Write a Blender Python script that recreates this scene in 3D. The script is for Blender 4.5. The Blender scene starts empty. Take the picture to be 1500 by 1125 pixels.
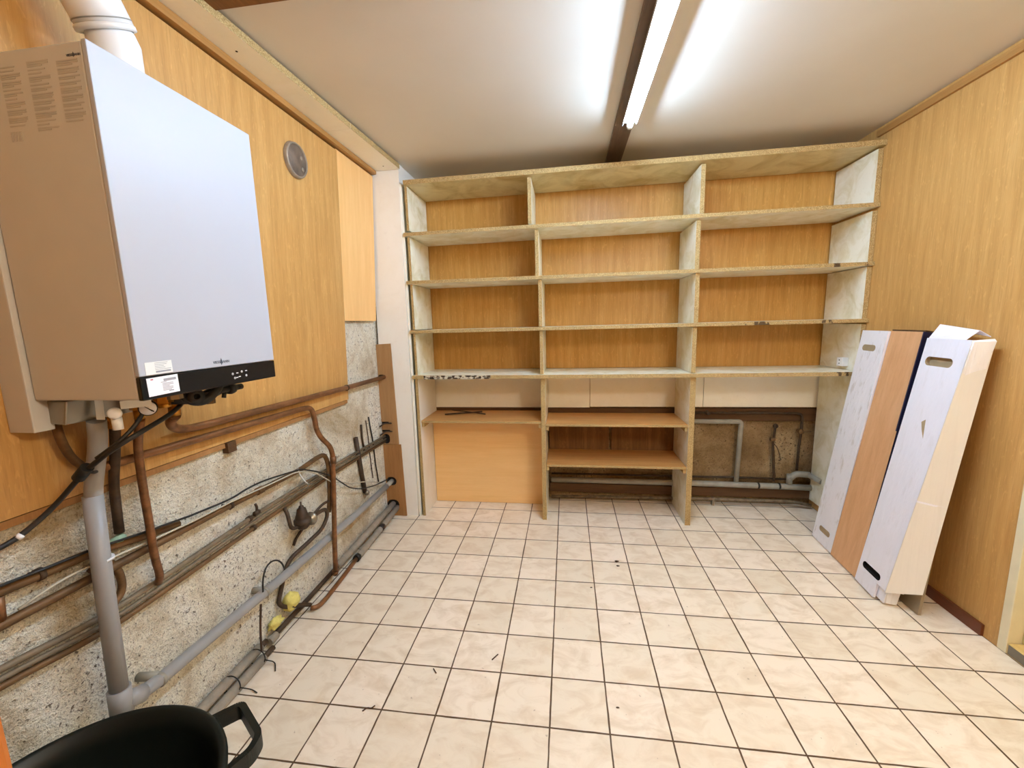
import bpy, bmesh, math, random
from mathutils import Vector, Matrix, noise
random.seed(7)
S = bpy.context.scene
COL = S.collection

# ------------------------------------------------------------------ camera
cam_data = bpy.data.cameras.new('camera')
cam = bpy.data.objects.new('camera', cam_data); COL.objects.link(cam)
cam_data.sensor_fit = 'HORIZONTAL'; cam_data.sensor_width = 36.0
cam_data.lens = 14.3096; cam_data.clip_start = 0.02
RR = ((0.990939, 0.131936, -0.025173), (-0.00527, -0.149077, -0.988811), (-0.134213, 0.979984, -0.147031))
rot = Matrix((RR[0], [-v for v in RR[1]], [-v for v in RR[2]])).transposed()
cam.matrix_world = Matrix.Translation((1.0646, -2.9933, 1.3564)) @ rot.to_4x4()
S.camera = cam

# ------------------------------------------------------------------ world, exposure, light
w = bpy.data.worlds.new('world'); S.world = w; w.use_nodes = True
w.node_tree.nodes['Background'].inputs[0].default_value = (0.9, 0.85, 0.75, 1)
w.node_tree.nodes['Background'].inputs[1].default_value = 0.02
S.view_settings.view_transform = 'Standard'; S.view_settings.look = 'None'
S.view_settings.gamma = 1.0; S.view_settings.use_curve_mapping = False
S.view_settings.exposure = 0.29
S.cycles.max_bounces = 12; S.cycles.diffuse_bounces = 8; S.cycles.sample_clamp_indirect = 8
TUBE_POWER = 175.0
TUBE_COLOR = (0.715, 0.99, 1.32)
FILL_POWER = 60.0  # strength of the fill globe added behind the camera
FILL_COLOR = (0.92, 0.95, 0.86)

# ------------------------------------------------------------------ material helpers
def srgb(r, g, b):
    f = lambda c: (c/255/12.92) if c/255 <= 0.04045 else ((c/255+0.055)/1.055)**2.4
    return (f(r), f(g), f(b), 1)
class NT:
    def __init__(self, name, rough=0.5, metallic=0.0, spec=0.4):
        self.m = bpy.data.materials.new(name); self.m.use_nodes = True
        self.t = self.m.node_tree; self.b = self.t.nodes['Principled BSDF']
        self.b.inputs['Roughness'].default_value = rough
        self.b.inputs['Metallic'].default_value = metallic
        self.b.inputs['Specular IOR Level'].default_value = spec
        self.geo = None
    def n(self, ty, **kw):
        nd = self.t.nodes.new(ty)
        for k, v in kw.items(): setattr(nd, k, v)
        return nd
    def l(self, a, b): self.t.links.new(a, b)
    def pos(self, scale=(1, 1, 1), loc=(0, 0, 0)):
        if self.geo is None: self.geo = self.n('ShaderNodeTexCoord')
        mp = self.n('ShaderNodeMapping'); mp.inputs['Scale'].default_value = scale; mp.inputs['Location'].default_value = loc
        self.l(self.geo.outputs['Object'], mp.inputs['Vector']); return mp.outputs[0]
    def noise(self, vec, scale, detail=4, rough=0.55, dist=0.0):
        nd = self.n('ShaderNodeTexNoise'); nd.inputs['Scale'].default_value = scale
        nd.inputs['Detail'].default_value = detail; nd.inputs['Roughness'].default_value = rough
        nd.inputs['Distortion'].default_value = dist
        self.l(vec, nd.inputs['Vector']); return nd.outputs['Fac']
    def ramp(self, fac, stops, interp='LINEAR'):
        r = self.n('ShaderNodeValToRGB'); e = r.color_ramp; e.interpolation = interp
        while len(e.elements) < len(stops): e.elements.new(0.5)
        for el, (p, c) in zip(e.elements, stops): el.position = p; el.color = c if len(c) == 4 else (*c, 1)
        self.l(fac, r.inputs[0]); return r.outputs[0]
    def mix(self, fac, a, b, mode='MIX'):
        m = self.n('ShaderNodeMix', data_type='RGBA', blend_type=mode)
        for sock, v in ((m.inputs[0], fac), (m.inputs[6], a), (m.inputs[7], b)):
            if hasattr(v, 'is_linked'): self.l(v, sock)
            else: sock.default_value = v
        return m.outputs[2]
    def math(self, op, a, b=None):
        m = self.n('ShaderNodeMath', operation=op)
        for sock, v in ((m.inputs[0], a), (m.inputs[1], b)):
            if v is None: continue
            if hasattr(v, 'is_linked'): self.l(v, sock)
            else: sock.default_value = v
        return m.outputs[0]
    def bump(self, h, strength=0.3, dist=0.01):
        b = self.n('ShaderNodeBump'); b.inputs['Strength'].default_value = strength; b.inputs['Distance'].default_value = dist
        self.l(h, b.inputs['Height']); self.l(b.outputs[0], self.b.inputs['Normal'])
    def col(self, c):
        if hasattr(c, 'is_linked'): self.l(c, self.b.inputs['Base Color'])
        else: self.b.inputs['Base Color'].default_value = c
        return self.m
BLK, WHT = (0, 0, 0, 1), (1, 1, 1, 1)

def plain(name, c, rough=0.5, metallic=0.0, var=0.12, scale=9, bump=0.0, spec=0.4):
    t = NT(name, rough, metallic, spec)
    f = t.noise(t.pos(), scale, 5)
    lo = tuple(v*(1-var) for v in c[:3])+(1,); hi = tuple(min(1, v*(1+var)) for v in c[:3])+(1,)
    if bump: t.bump(t.noise(t.pos(), scale*6, 4), bump, 0.004)
    return t.col(t.ramp(f, [(0.3, lo), (0.7, hi)]))

def wood(name, c_lo, c_mid, c_hi, grain='Z', fine=1.0, rough=0.42, contrast=1.0):
    t = NT(name, rough)
    st = {'X': (0.06, 1, 1), 'Y': (1, 0.06, 1), 'Z': (1, 1, 0.06)}[grain]
    a = t.noise(t.pos(st), 30*fine, 6, 0.68, 0.3)
    st2 = tuple(0.035 if s < 1 else 1 for s in st)
    b = t.noise(t.pos(st2, (3, 5, 7)), 190*fine, 3, 0.65)
    st3 = tuple(0.25 if s < 1 else 1 for s in st)
    fl = t.noise(t.pos(st3, (1, 2, 3)), 75*fine, 2, 0.5, 1.5)
    base = t.ramp(a, [(0.25, c_lo), (0.5, c_mid), (0.75, c_hi)])
    dark = tuple(v*0.72 for v in c_lo[:3])+(1,)
    k = t.ramp(b, [(0.50, (0, 0, 0, 1)), (0.72, (0.40*contrast,)*3+(1,))])
    base = t.mix(k, base, dark)
    k2 = t.ramp(fl, [(0.60, BLK), (0.70, (0.28*contrast,)*3+(1,))])
    base = t.mix(k2, base, tuple(min(1, v*1.25) for v in c_hi[:3])+(1,))
    t.bump(b, 0.05, 0.002)
    return t.col(base)

# ------------------------------------------------------------------ materials
M = {}
M['oak'] = wood('oak_veneer', srgb(178, 132, 72), srgb(195, 149, 86), srgb(208, 164, 102))
M['oak_back'] = wood('oak_veneer_back', srgb(174, 126, 58), srgb(192, 144, 73), srgb(206, 160, 92), contrast=1.3)
M['light_oak'] = wood('light_oak_laminate', srgb(228, 178, 112), srgb(236, 188, 122), srgb(242, 197, 134), contrast=0.3)
M['orange_board'] = wood('orange_laminate', srgb(232, 188, 124), srgb(238, 196, 134), srgb(242, 203, 142), grain='X', contrast=0.35)
M['plank'] = wood('brown_plank', srgb(204, 152, 104), srgb(216, 165, 118), srgb(224, 176, 130), contrast=0.4)
M['ply'] = wood('plywood', srgb(150, 112, 70), srgb(164, 124, 80), srgb(176, 136, 92), contrast=0.5, rough=0.7)
M['ply_dark'] = wood('plywood_dark', srgb(140, 98, 54), srgb(158, 112, 64), srgb(172, 126, 76), contrast=0.9, rough=0.7)
M['brown_trim'] = wood('brown_trim', srgb(96, 58, 26), srgb(118, 74, 36), srgb(138, 90, 48), grain='Y', contrast=0.7)
M['tan_trim'] = wood('tan_trim', srgb(150, 106, 54), srgb(168, 122, 66), srgb(184, 138, 80), grain='Y', contrast=0.6)
M['dark_beam'] = wood('dark_beam', srgb(78, 58, 44), srgb(98, 76, 60), srgb(118, 94, 76), grain='Y', contrast=0.6)
M['rust_base'] = wood('red_brown_base', srgb(92, 46, 22), srgb(108, 56, 28), srgb(122, 66, 36), grain='Y', contrast=0.4)
M['shelf_oak'] = wood('shelf_oak', srgb(170, 120, 62), srgb(188, 136, 76), srgb(202, 150, 90), grain='X', contrast=0.5)
M['orange_door'] = wood('orange_cupboard', srgb(158, 88, 30), srgb(170, 97, 35), srgb(182, 106, 42), contrast=0.2)
M['dark_wood'] = wood('dark_wood', srgb(70, 46, 22), srgb(86, 58, 30), srgb(104, 72, 40), grain='X', contrast=0.8, rough=0.8)

M['dirty_board'] = wood('dirty_board', srgb(96, 66, 34), srgb(122, 86, 46), srgb(146, 106, 62), contrast=1.0, rough=0.8)
def mel(name, base, stain, amount=0.5, sc=6):
    t = NT(name, 0.4)
    f = t.noise(t.pos((1, 1, 1)), sc, 6, 0.62, 0.8)
    g = t.noise(t.pos((1, 1, 1), (4, 1, 9)), sc*9, 3, 0.6)
    c = t.ramp(f, [(0.42, base), (0.42+0.26/max(amount, .05)*0.6, stain)])
    c = t.mix(t.ramp(g, [(0.60, BLK), (0.75, (0.25*amount,)*3+(1,))]), c, tuple(v*0.55 for v in stain[:3])+(1,))
    return t.col(c)
M['melamine'] = mel('stained_melamine', srgb(238, 234, 216), srgb(208, 196, 152), 0.5, 8)
M['melamine_dirty'] = mel('dirty_melamine', srgb(218, 206, 164), srgb(180, 160, 104), 0.6, 5)
M['mel_clean'] = mel('clean_melamine', srgb(228, 222, 208), srgb(218, 208, 188), 0.35, 4)
M['white_panel'] = mel('white_panel', srgb(240, 238, 232), srgb(232, 227, 216), 0.3, 4)
M['cream_board'] = mel('cream_board', srgb(246, 244, 234), srgb(240, 236, 220), 0.4, 4)

def chip(name, worn=0.0):
    t = NT(name, 0.8)
    f = t.noise(t.pos(), 260, 3, 0.7)
    c = t.ramp(f, [(0.30, srgb(112, 84, 46)), (0.48, srgb(168, 140, 90)), (0.68, srgb(208, 184, 132))])
    if worn:
        g = t.noise(t.pos((1, 0.2, 0.4)), 7, 5, 0.7)
        sp = t.n('ShaderNodeSeparateXYZ'); t.l(t.pos(), sp.inputs[0])          # scuffs gather at the right-hand end
        k = t.math('MULTIPLY_ADD', sp.outputs[0], 0.085); t.t.nodes[-1].inputs[2].default_value = -0.03
        g = t.math('ADD', g, k)
        c = t.mix(t.ramp(g, [(0.655, BLK), (0.668, (0.9,)*3+(1,))]), c, srgb(66, 46, 26))
    t.bump(f, 0.25, 0.003)
    return t.col(c)
M['chip'] = chip('chipboard_edge'); M['chip_worn'] = chip('worn_chipboard_edge', 1.0)

t = NT('peeling_edge', 0.75)
f = t.noise(t.pos((1, 1, 1.5)), 42, 3, 0.6)
M['peel'] = t.col(t.ramp(f, [(0.44, srgb(40, 30, 20)), (0.5, srgb(84, 64, 38)), (0.56, srgb(205, 198, 178))]))

t = NT('ceiling_paint', 0.55)
f = t.noise(t.pos(), 1.6, 4, 0.5)
g = t.noise(t.pos(), 90, 2, 0.6)
c = t.ramp(f, [(0.35, srgb(216, 209, 198)), (0.65, srgb(222, 216, 206))])
c = t.mix(t.ramp(g, [(0.80, BLK), (0.83, WHT)]), c, srgb(150, 135, 115))
M['ceiling'] = t.col(c)

def plaster(name, c1, c2, c3, dark):
    t = NT(name, 0.9, spec=0.2)
    big = t.noise(t.pos(), 2.6, 6, 0.65, 0.4)
    mid = t.noise(t.pos((1, 1, 1), (3, 3, 3)), 22, 6, 0.7, 0.3)
    fine = t.noise(t.pos((1, 1, 1), (7, 1, 5)), 70, 4, 0.7)
    grit = t.noise(t.pos((1, 1, 1), (2, 8, 5)), 210, 2, 0.6)
    c = t.ramp(big, [(0.30, c1), (0.48, c2), (0.66, c3)])
    c = t.mix(t.ramp(mid, [(0.50, BLK), (0.68, (0.42,)*3+(1,))]), c, c1)
    c = t.mix(t.ramp(grit, [(0.54, BLK), (0.66, (0.38,)*3+(1,))]), c, dark)
    both = t.math('ADD', t.math('MULTIPLY', fine, 0.75), t.math('MULTIPLY', big, 0.25))
    c = t.mix(t.ramp(both, [(0.565, BLK), (0.62, (0.85,)*3+(1,))]), c, dark)
    h = t.math('ADD', t.math('ADD', mid, t.math('MULTIPLY', fine, 0.7)), t.math('MULTIPLY', grit, 0.25))
    t.bump(h, 0.9, 0.025)
    return t.col(c)
M['plaster'] = plaster('rough_plaster', srgb(186, 162, 122), srgb(244, 237, 217), srgb(250, 247, 236), srgb(80, 60, 36))
M['plaster_old'] = plaster('stained_plaster', srgb(118, 90, 54), srgb(166, 138, 98), srgb(204, 180, 140), srgb(60, 42, 22))

# floor: 20 cm tiles with dark, uneven joints
t = NT('floor_tiles', 0.38)
p = t.pos()
wob = t.n('ShaderNodeVectorMath', operation='MULTIPLY_ADD')
nz = t.n('ShaderNodeTexNoise'); nz.inputs['Scale'].default_value = 16; nz.inputs['Detail'].default_value = 4; t.l(p, nz.inputs['Vector'])
t.l(nz.outputs['Color'], wob.inputs[0]); wob.inputs[1].default_value = (0.0030,)*3; t.l(p, wob.inputs[2])
sx = t.n('ShaderNodeSeparateXYZ'); t.l(wob.outputs[0], sx.inputs[0])
def joint(o):
    u = t.math('DIVIDE', t.math('SUBTRACT', o, 0.0015), 0.2)
    fr = t.math('FRACT', u)
    d = t.math('MINIMUM', fr, t.math('SUBTRACT', 1.0, fr))
    return t.math('MULTIPLY', d, 0.2), t.math('FLOOR', u)
dx, cx = joint(sx.outputs[0]); dy, cy = joint(sx.outputs[1])
d = t.math('MINIMUM', dx, dy)
wn = t.noise(p, 5, 2)
wdt = t.math('MULTIPLY_ADD', wn, 0.0034); t.t.nodes[-1].inputs[2].default_value = 0.0006
gm = t.n('ShaderNodeMapRange', interpolation_type='SMOOTHSTEP')
t.l(d, gm.inputs[0]); gm.inputs[1].default_value = 0.0; t.l(t.math('ADD', wdt, 0.0012), gm.inputs[2]); gm.inputs[3].default_value = 1.0; gm.inputs[4].default_value = 0.0
t.l(wdt, gm.inputs[1])
cc = t.n('ShaderNodeCombineXYZ'); t.l(cx, cc.inputs[0]); t.l(cy, cc.inputs[1])
wh = t.n('ShaderNodeTexWhiteNoise', noise_dimensions='3D'); t.l(cc.outputs[0], wh.inputs[0])
tile = t.ramp(wh.outputs[0], [(0.0, srgb(235, 222, 200)), (0.5, srgb(241, 228, 207)), (1.0, srgb(245, 231, 212))])
cl = t.noise(t.pos((1, 1.6, 1)), 9, 6, 0.62, 0.8)
tile = t.mix(t.ramp(cl, [(0.44, BLK), (0.66, (0.8,)*3+(1,))]), tile, srgb(220, 201, 174))
spk = t.noise(p, 60, 2, 0.5)
tile = t.mix(t.ramp(spk, [(0.735, BLK), (0.76, (0.5,)*3+(1,))]), tile, srgb(140, 116, 90))
M['tiles'] = t.col(t.mix(gm.outputs[0], tile, srgb(88, 64, 40)))
t.bump(t.math('SUBTRACT', 1.0, gm.outputs[0]), 0.25, 0.003)

M['boiler_white'] = plain('boiler_enamel', srgb(178, 182, 192), 0.4, var=0.01)
M['boiler_side'] = plain('boiler_side_enamel', srgb(196, 194, 188), 0.45, var=0.02)
M['emboss'] = plain('embossed_text', srgb(180, 176, 168), 0.5, var=0.05)
M['black_gloss'] = plain('black_gloss', (0.006, 0.006, 0.007, 1), 0.18, var=0.05)
M['black'] = plain('black_rubber', (0.012, 0.011, 0.010, 1), 0.55, var=0.2)
M['void'] = plain('dark_hole', (0.010, 0.007, 0.004, 1), 0.95, var=0.1)
M['icon'] = plain('white_print', srgb(225, 225, 225), 0.5, var=0.02)
M['print_grey'] = plain('grey_print', srgb(150, 152, 160), 0.6, var=0.03)
M['print_dark'] = plain('dark_print', srgb(70, 74, 84), 0.6, var=0.03)
M['red'] = plain('red_print', srgb(170, 40, 40), 0.6, var=0.03)
M['paper'] = plain('label_paper', srgb(240, 240, 246), 0.6, var=0.01)
M['paper_faint'] = plain('clear_label', srgb(228, 230, 228), 0.5, var=0.01)
M['flue'] = plain('flue_white', srgb(226, 226, 226), 0.35, var=0.02)
M['seal'] = plain('grey_seal', srgb(150, 148, 142), 0.6)
M['pvc'] = plain('grey_pvc', srgb(150, 148, 146), 0.38, var=0.05, scale=14)
M['pvc_dirty'] = plain('dusty_pvc', srgb(150, 146, 134), 0.55, var=0.14, scale=20)
M['lagging'] = plain('grey_lagging', srgb(146, 136, 122), 0.75, var=0.18, scale=24, bump=0.3)
M['steel'] = plain('zinc_steel', srgb(150, 142, 128), 0.35, 0.85, var=0.1)
M['brass'] = plain('brass', srgb(186, 132, 52), 0.32, 0.85, var=0.15, scale=30)
M['foam'] = plain('yellow_foam', srgb(228, 214, 122), 0.9, var=0.12, scale=40, bump=0.8)
M['cable_black'] = plain('black_cable', (0.016, 0.013, 0.010, 1), 0.5, var=0.2)
M['cable_white'] = plain('white_cable', srgb(188, 180, 160), 0.5, var=0.1)
M['wire_brown'] = plain('rusty_wire', srgb(70, 46, 28), 0.7, var=0.2)
def copper(name, c, m=0.55, rough=0.42):
    t = NT(name, rough, m)
    f = t.noise(t.pos((1, 0.35, 1)), 26, 5, 0.65)
    dk = tuple(v*0.5 for v in c[:3])+(1,); hi = tuple(min(1, v*1.35) for v in c[:3])+(1,)
    return t.col(t.ramp(f, [(0.32, dk), (0.52, c), (0.70, hi)]))
M['copper'] = copper('copper_pipe', srgb(132, 90, 56), 0.45)
M['copper_dull'] = copper('dull_copper', srgb(112, 82, 50), 0.35, 0.55)
M['copper_dark'] = copper('dark_pipe', srgb(72, 54, 38), 0.25, 0.6)
M['pipe_grey'] = copper('grey_pipe', srgb(122, 106, 84), 0.25, 0.55)
M['verdigris'] = plain('verdigris', srgb(150, 176, 150), 0.8, var=0.2, scale=60)
M['bin'] = plain('dark_green_plastic', (0.0055, 0.008, 0.0055, 1), 0.42, var=0.1)
def card(name, c, cr):
    t = NT(name, 0.62)
    f = t.noise(t.pos((1, 1, 0.5)), 5, 5, 0.6)
    g = t.noise(t.pos((1, 1, 1), (2, 2, 2)), 46, 4, 0.65)
    q = t.ramp(f, [(0.35, tuple(v*0.95 for v in c[:3])+(1,)), (0.65, c)])
    q = t.mix(t.ramp(g, [(0.68, BLK), (0.80, (cr,)*3+(1,))]), q, srgb(176, 160, 132))
    st = t.noise(t.pos((30, 14, 0.9), (5, 0, 0)), 2.2, 4, 0.6)
    q = t.mix(t.ramp(st, [(0.56, BLK), (0.66, (cr*0.9,)*3+(1,))]), q, srgb(186, 178, 168))
    t.bump(t.math('ADD', f, t.math('MULTIPLY', st, 0.5)), 0.10+cr*0.5, 0.02)
    return t.col(q)
M['card_white'] = card('white_cardboard', srgb(240, 238, 246), 0.12)
M['card_worn'] = card('worn_white_cardboard', srgb(238, 236, 240), 0.55)
M['card_cream'] = card('cream_cardboard', srgb(230, 225, 217), 0.08)
M['card_brown'] = plain('brown_cardboard', srgb(168, 146, 112), 0.8, var=0.1, scale=20)
M['navy'] = plain('navy_film', srgb(34, 34, 66), 0.4)
M['board_grey'] = plain('grey_board', srgb(148, 132, 108), 0.7, var=0.12)
M['cream_paint'] = plain('cream_paint', srgb(222, 212, 178), 0.5, var=0.05)
M['yellow_paint'] = plain('yellowed_paint', srgb(208, 192, 128), 0.5, var=0.06)
M['stone_sill'] = plain('stone_riser', srgb(122, 114, 98), 0.85, var=0.15, bump=0.3)
M['light_wood'] = wood('pale_wood_sill', srgb(206, 172, 104), srgb(216, 184, 116), srgb(224, 194, 128), grain='Y', contrast=0.3)
M['vent_plate'] = plain('soiled_metal', srgb(112, 96, 82), 0.6, 0.2, var=0.3, scale=22)
M['vent_rim'] = plain('vent_rim', srgb(150, 136, 118), 0.5, 0.3, var=0.2, scale=30)
M['fixture'] = plain('white_enamel', srgb(230, 230, 230), 0.4, var=0.02)
t = NT('fluorescent_tube', 0.3)
t.b.inputs['Base Color'].default_value = (0.9, 0.9, 0.9, 1)
t.b.inputs['Emission Color'].default_value = (*TUBE_COLOR, 1); t.b.inputs['Emission Strength'].default_value = TUBE_POWER
M['tube_glow'] = t.m

t = NT('fill_emitter', 0.3)  # glow of the added fill globe
t.b.inputs['Emission Color'].default_value = (*FILL_COLOR, 1); t.b.inputs['Emission Strength'].default_value = FILL_POWER
M['fill_glow'] = t.m
# ------------------------------------------------------------------ mesh helpers
class MB:
    def __init__(self): self.v = []; self.f = []; self.m = []; self.s = []
    def add(self, vs, fs, m=0, smooth=False):
        o = len(self.v); self.v += [Vector(p) for p in vs]
        for i, f in enumerate(fs):
            self.f.append([o+k for k in f]); self.m.append(m[i] if isinstance(m, (list, tuple)) else m); self.s.append(smooth)
        return self
    def box(self, x0, x1, y0, y1, z0, z1, m=0, fm=None):
        # face order: -x +x -y +y -z +z ; fm maps a face index to a material
        vs = [(x, y, z) for x in (x0, x1) for y in (y0, y1) for z in (z0, z1)]
        fs = [(0, 1, 3, 2), (4, 6, 7, 5), (0, 4, 5, 1), (2, 3, 7, 6), (0, 2, 6, 4), (1, 5, 7, 3)]
        mm = [m]*6
        for k, v in (fm or {}).items(): mm[k] = v
        return self.add(vs, fs, mm)
    def hexa(self, vs, m=0, fm=None):
        # eight corners in the order of box()
        fs = [(0, 1, 3, 2), (4, 6, 7, 5), (0, 4, 5, 1), (2, 3, 7, 6), (0, 2, 6, 4), (1, 5, 7, 3)]
        mm = [m]*6
        for k, v in (fm or {}).items(): mm[k] = v
        return self.add(vs, fs, mm)
    def tube(self, pts, r, bend=0.03, n=12, m=0, closed=False, caps=True):
        P = round_path([Vector(p) for p in pts], bend)
        T = []
        for i in range(len(P)):
            a = P[max(0, i-1)]; b = P[min(len(P)-1, i+1)]; T.append((b-a).normalized())
        up = Vector((0, 0, 1)) if abs(T[0].z) < 0.9 else Vector((1, 0, 0))
        N = (up - T[0]*up.dot(T[0])).normalized()
        vs, fs = [], []
        rr = r if hasattr(r, '__len__') else None
        for i, pt in enumerate(P):
            N = (N - T[i]*N.dot(T[i])).normalized(); B = T[i].cross(N)
            ri = rr[0] + (rr[1]-rr[0])*i/(len(P)-1) if rr else r
            for k in range(n):
                a = 2*math.pi*k/n
                vs.append(pt + N*math.cos(a)*ri + B*math.sin(a)*ri)
        for i in range(len(P)-1):
            for k in range(n):
                fs.append((i*n+k, i*n+(k+1) % n, (i+1)*n+(k+1) % n, (i+1)*n+k))
        self.add(vs, fs, m, True)
        if caps:
            o = len(self.v)-len(vs)
            self.f.append([o+k for k in reversed(range(n))]); self.m.append(m); self.s.append(False)
            e = o+(len(P)-1)*n
            self.f.append([e+k for k in range(n)]); self.m.append(m); self.s.append(False)
        return self
    def lathe(self, prof, org=(0, 0, 0), axis=(0, 0, 1), n=32, m=0, smooth=True):
        ax = Vector(axis).normalized(); u = ax.orthogonal().normalized(); w_ = ax.cross(u); o = Vector(org)
        vs, fs = [], []
        for (r, h) in prof:
            for k in range(n):
                a = 2*math.pi*k/n; vs.append(o + ax*h + (u*math.cos(a)+w_*math.sin(a))*max(r, 1e-5))
        for i in range(len(prof)-1):
            for k in range(n): fs.append((i*n+k, i*n+(k+1) % n, (i+1)*n+(k+1) % n, (i+1)*n+k))
        return self.add(vs, fs, m, smooth)
    def prism(self, poly, vec, m=0, fm_side=None):
        k = len(poly); vec = Vector(vec); a = [Vector(p) for p in poly]; b = [p+vec for p in a]
        fs = [tuple(reversed(range(k))), tuple(range(k, 2*k))]+[(i, (i+1) % k, k+(i+1) % k, k+i) for i in range(k)]
        mm = [m, m]+[fm_side if fm_side is not None else m]*k
        return self.add(a+b, fs, mm)
    def sphere(self, c, r, sub=2, m=0, jit=0.0):
        bm = bmesh.new(); bmesh.ops.create_icosphere(bm, subdivisions=sub, radius=1)
        rx, ry, rz = r if hasattr(r, '__len__') else (r, r, r)
        vs = []
        for v in bm.verts:
            k = 1+jit*noise.noise(v.co*2.3+Vector(c)*7)
            vs.append(Vector((v.co.x*rx*k+c[0], v.co.y*ry*k+c[1], v.co.z*rz*k+c[2])))
        fs = [[v.index for v in f.verts] for f in bm.faces]; bm.free()
        return self.add(vs, fs, m, True)
    def build(self, name, mats, parent=None, bevel=0.0, org=None):
        mats = mats if isinstance(mats, (list, tuple)) else [mats]
        if org is None:
            if parent is not None: org = world_loc(parent)
            else:
                lo = Vector([min(v[i] for v in self.v) for i in range(3)]); hi = Vector([max(v[i] for v in self.v) for i in range(3)])
                org = Vector(((lo.x+hi.x)/2, (lo.y+hi.y)/2, lo.z))
        org = Vector(org)
        me = bpy.data.meshes.new(name)
        me.from_pydata([tuple(v-org) for v in self.v], [], self.f)
        for mt in mats: me.materials.append(M[mt])
        for p, mi, sm in zip(me.polygons, self.m, self.s): p.material_index = mi; p.use_smooth = sm
        bm = bmesh.new(); bm.from_mesh(me)
        bmesh.ops.recalc_face_normals(bm, faces=bm.faces)
        if bevel:
            es = [e for e in bm.edges if len(e.link_faces) == 2 and e.calc_face_angle(0) > 0.6]
            bmesh.ops.bevel(bm, geom=es, offset=bevel, segments=2, affect='EDGES', profile=0.6)
        bm.to_mesh(me); bm.free()
        o = bpy.data.objects.new(name, me); COL.objects.link(o)
        o.location = org - (world_loc(parent) if parent is not None else Vector((0, 0, 0)))
        if parent is not None: o.parent = parent
        return o
def world_loc(o):
    p = Vector(o.location)
    while o.parent is not None: o = o.parent; p += Vector(o.location)
    return p
def round_path(P, rad, n=6):
    out = [P[0]]
    for i in range(1, len(P)-1):
        a, b, c = P[i-1], P[i], P[i+1]
        r1 = min(rad, (b-a).length*0.48); r2 = min(rad, (c-b).length*0.48)
        p0 = b+(a-b).normalized()*r1; p2 = b+(c-b).normalized()*r2
        ang = (b-a).angle(c-b, 0)
        k = n if ang > 0.08 else 1
        if k == 1: out.append(b); continue
        for j in range(k+1):
            s = j/k; out.append(p0*(1-s)**2 + b*2*s*(1-s) + p2*s*s)
    out.append(P[-1]); return out
def cut(o, cutter, mat):
    """carve the solid cutter out of o; the carved faces take the material mat"""
    c = cutter.build('cutter', mat)
    md = o.modifiers.new('b', 'BOOLEAN'); md.operation = 'DIFFERENCE'; md.object = c; md.solver = 'EXACT'; md.material_mode = 'TRANSFER'
    bpy.context.view_layer.update()
    dg = bpy.context.evaluated_depsgraph_get()
    me = bpy.data.meshes.new_from_object(o.evaluated_get(dg)); o.modifiers.clear()
    old = o.data; o.data = me; bpy.data.meshes.remove(old); bpy.data.objects.remove(c)
def capsule(L, Wd, n=8):
    pts = []
    for k in range(n+1):
        a = -math.pi/2+math.pi*k/n; pts.append((L/2-Wd/2+math.cos(a)*Wd/2, math.sin(a)*Wd/2))
    for k in range(n+1):
        a = math.pi/2+math.pi*k/n; pts.append((-L/2+Wd/2+math.cos(a)*Wd/2, math.sin(a)*Wd/2))
    return pts
def thing(o, label, cat, group=None):
    o['label'] = label; o['category'] = cat
    if group: o['group'] = group
    return o
def empty(name, loc, label, cat, group=None):
    o = bpy.data.objects.new(name, None); COL.objects.link(o); o.location = loc; o.empty_display_size = 0.05
    return thing(o, label, cat, group)
def struct(o): o['kind'] = 'structure'; return o
def B(*a, **k): return MB().box(*a, **k)

# ------------------------------------------------------------------ room shell
XL, XR, ZC, YB, YF0 = -0.23, 2.80, 2.385, 0.06, -3.45
struct(B(-0.5, 3.3, YF0-0.1, 0.3, -0.1, 0).build('floor', 'tiles', org=(0, 0, 0)))
struct(B(-0.5, 3.3, YF0-0.1, 0.3, ZC, ZC+0.1).build('ceiling', 'ceiling'))
struct(B(-0.33, XL, YF0, 0.2, 0, ZC).build('wall_left', 'plaster', org=(0, 0, 0)))
struct(B(XL, XR, YB, 0.2, 0, ZC).build('wall_back', 'plaster_old', org=(0, 0, 0)))
struct(B(-0.33, 3.3, YF0-0.1, YF0, 0, ZC).build('wall_front', 'oak', org=(0, 0, 0)))
DY0, DY1 = -1.262, -2.16
m = MB()
m.box(XR, XR+0.14, DY0, 0.2, 0, ZC); m.box(XR, XR+0.14, YF0, DY1, 0, ZC); m.box(XR, XR+0.14, DY1, DY0, 2.06, ZC)
struct(m.build('wall_right', 'oak', org=(0, 0, 0)))
struct(MB().box(XR-0.012, XR-0.0005, -1.205, -0.36, 0.001, 0.052).build('baseboard_right', 'rust_base'))
struct(MB().box(XR-0.016, XR-0.0005, YF0+0.01, -0.29, ZC-0.052, ZC-0.02).build('trim_1', 'tan_trim'))
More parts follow.
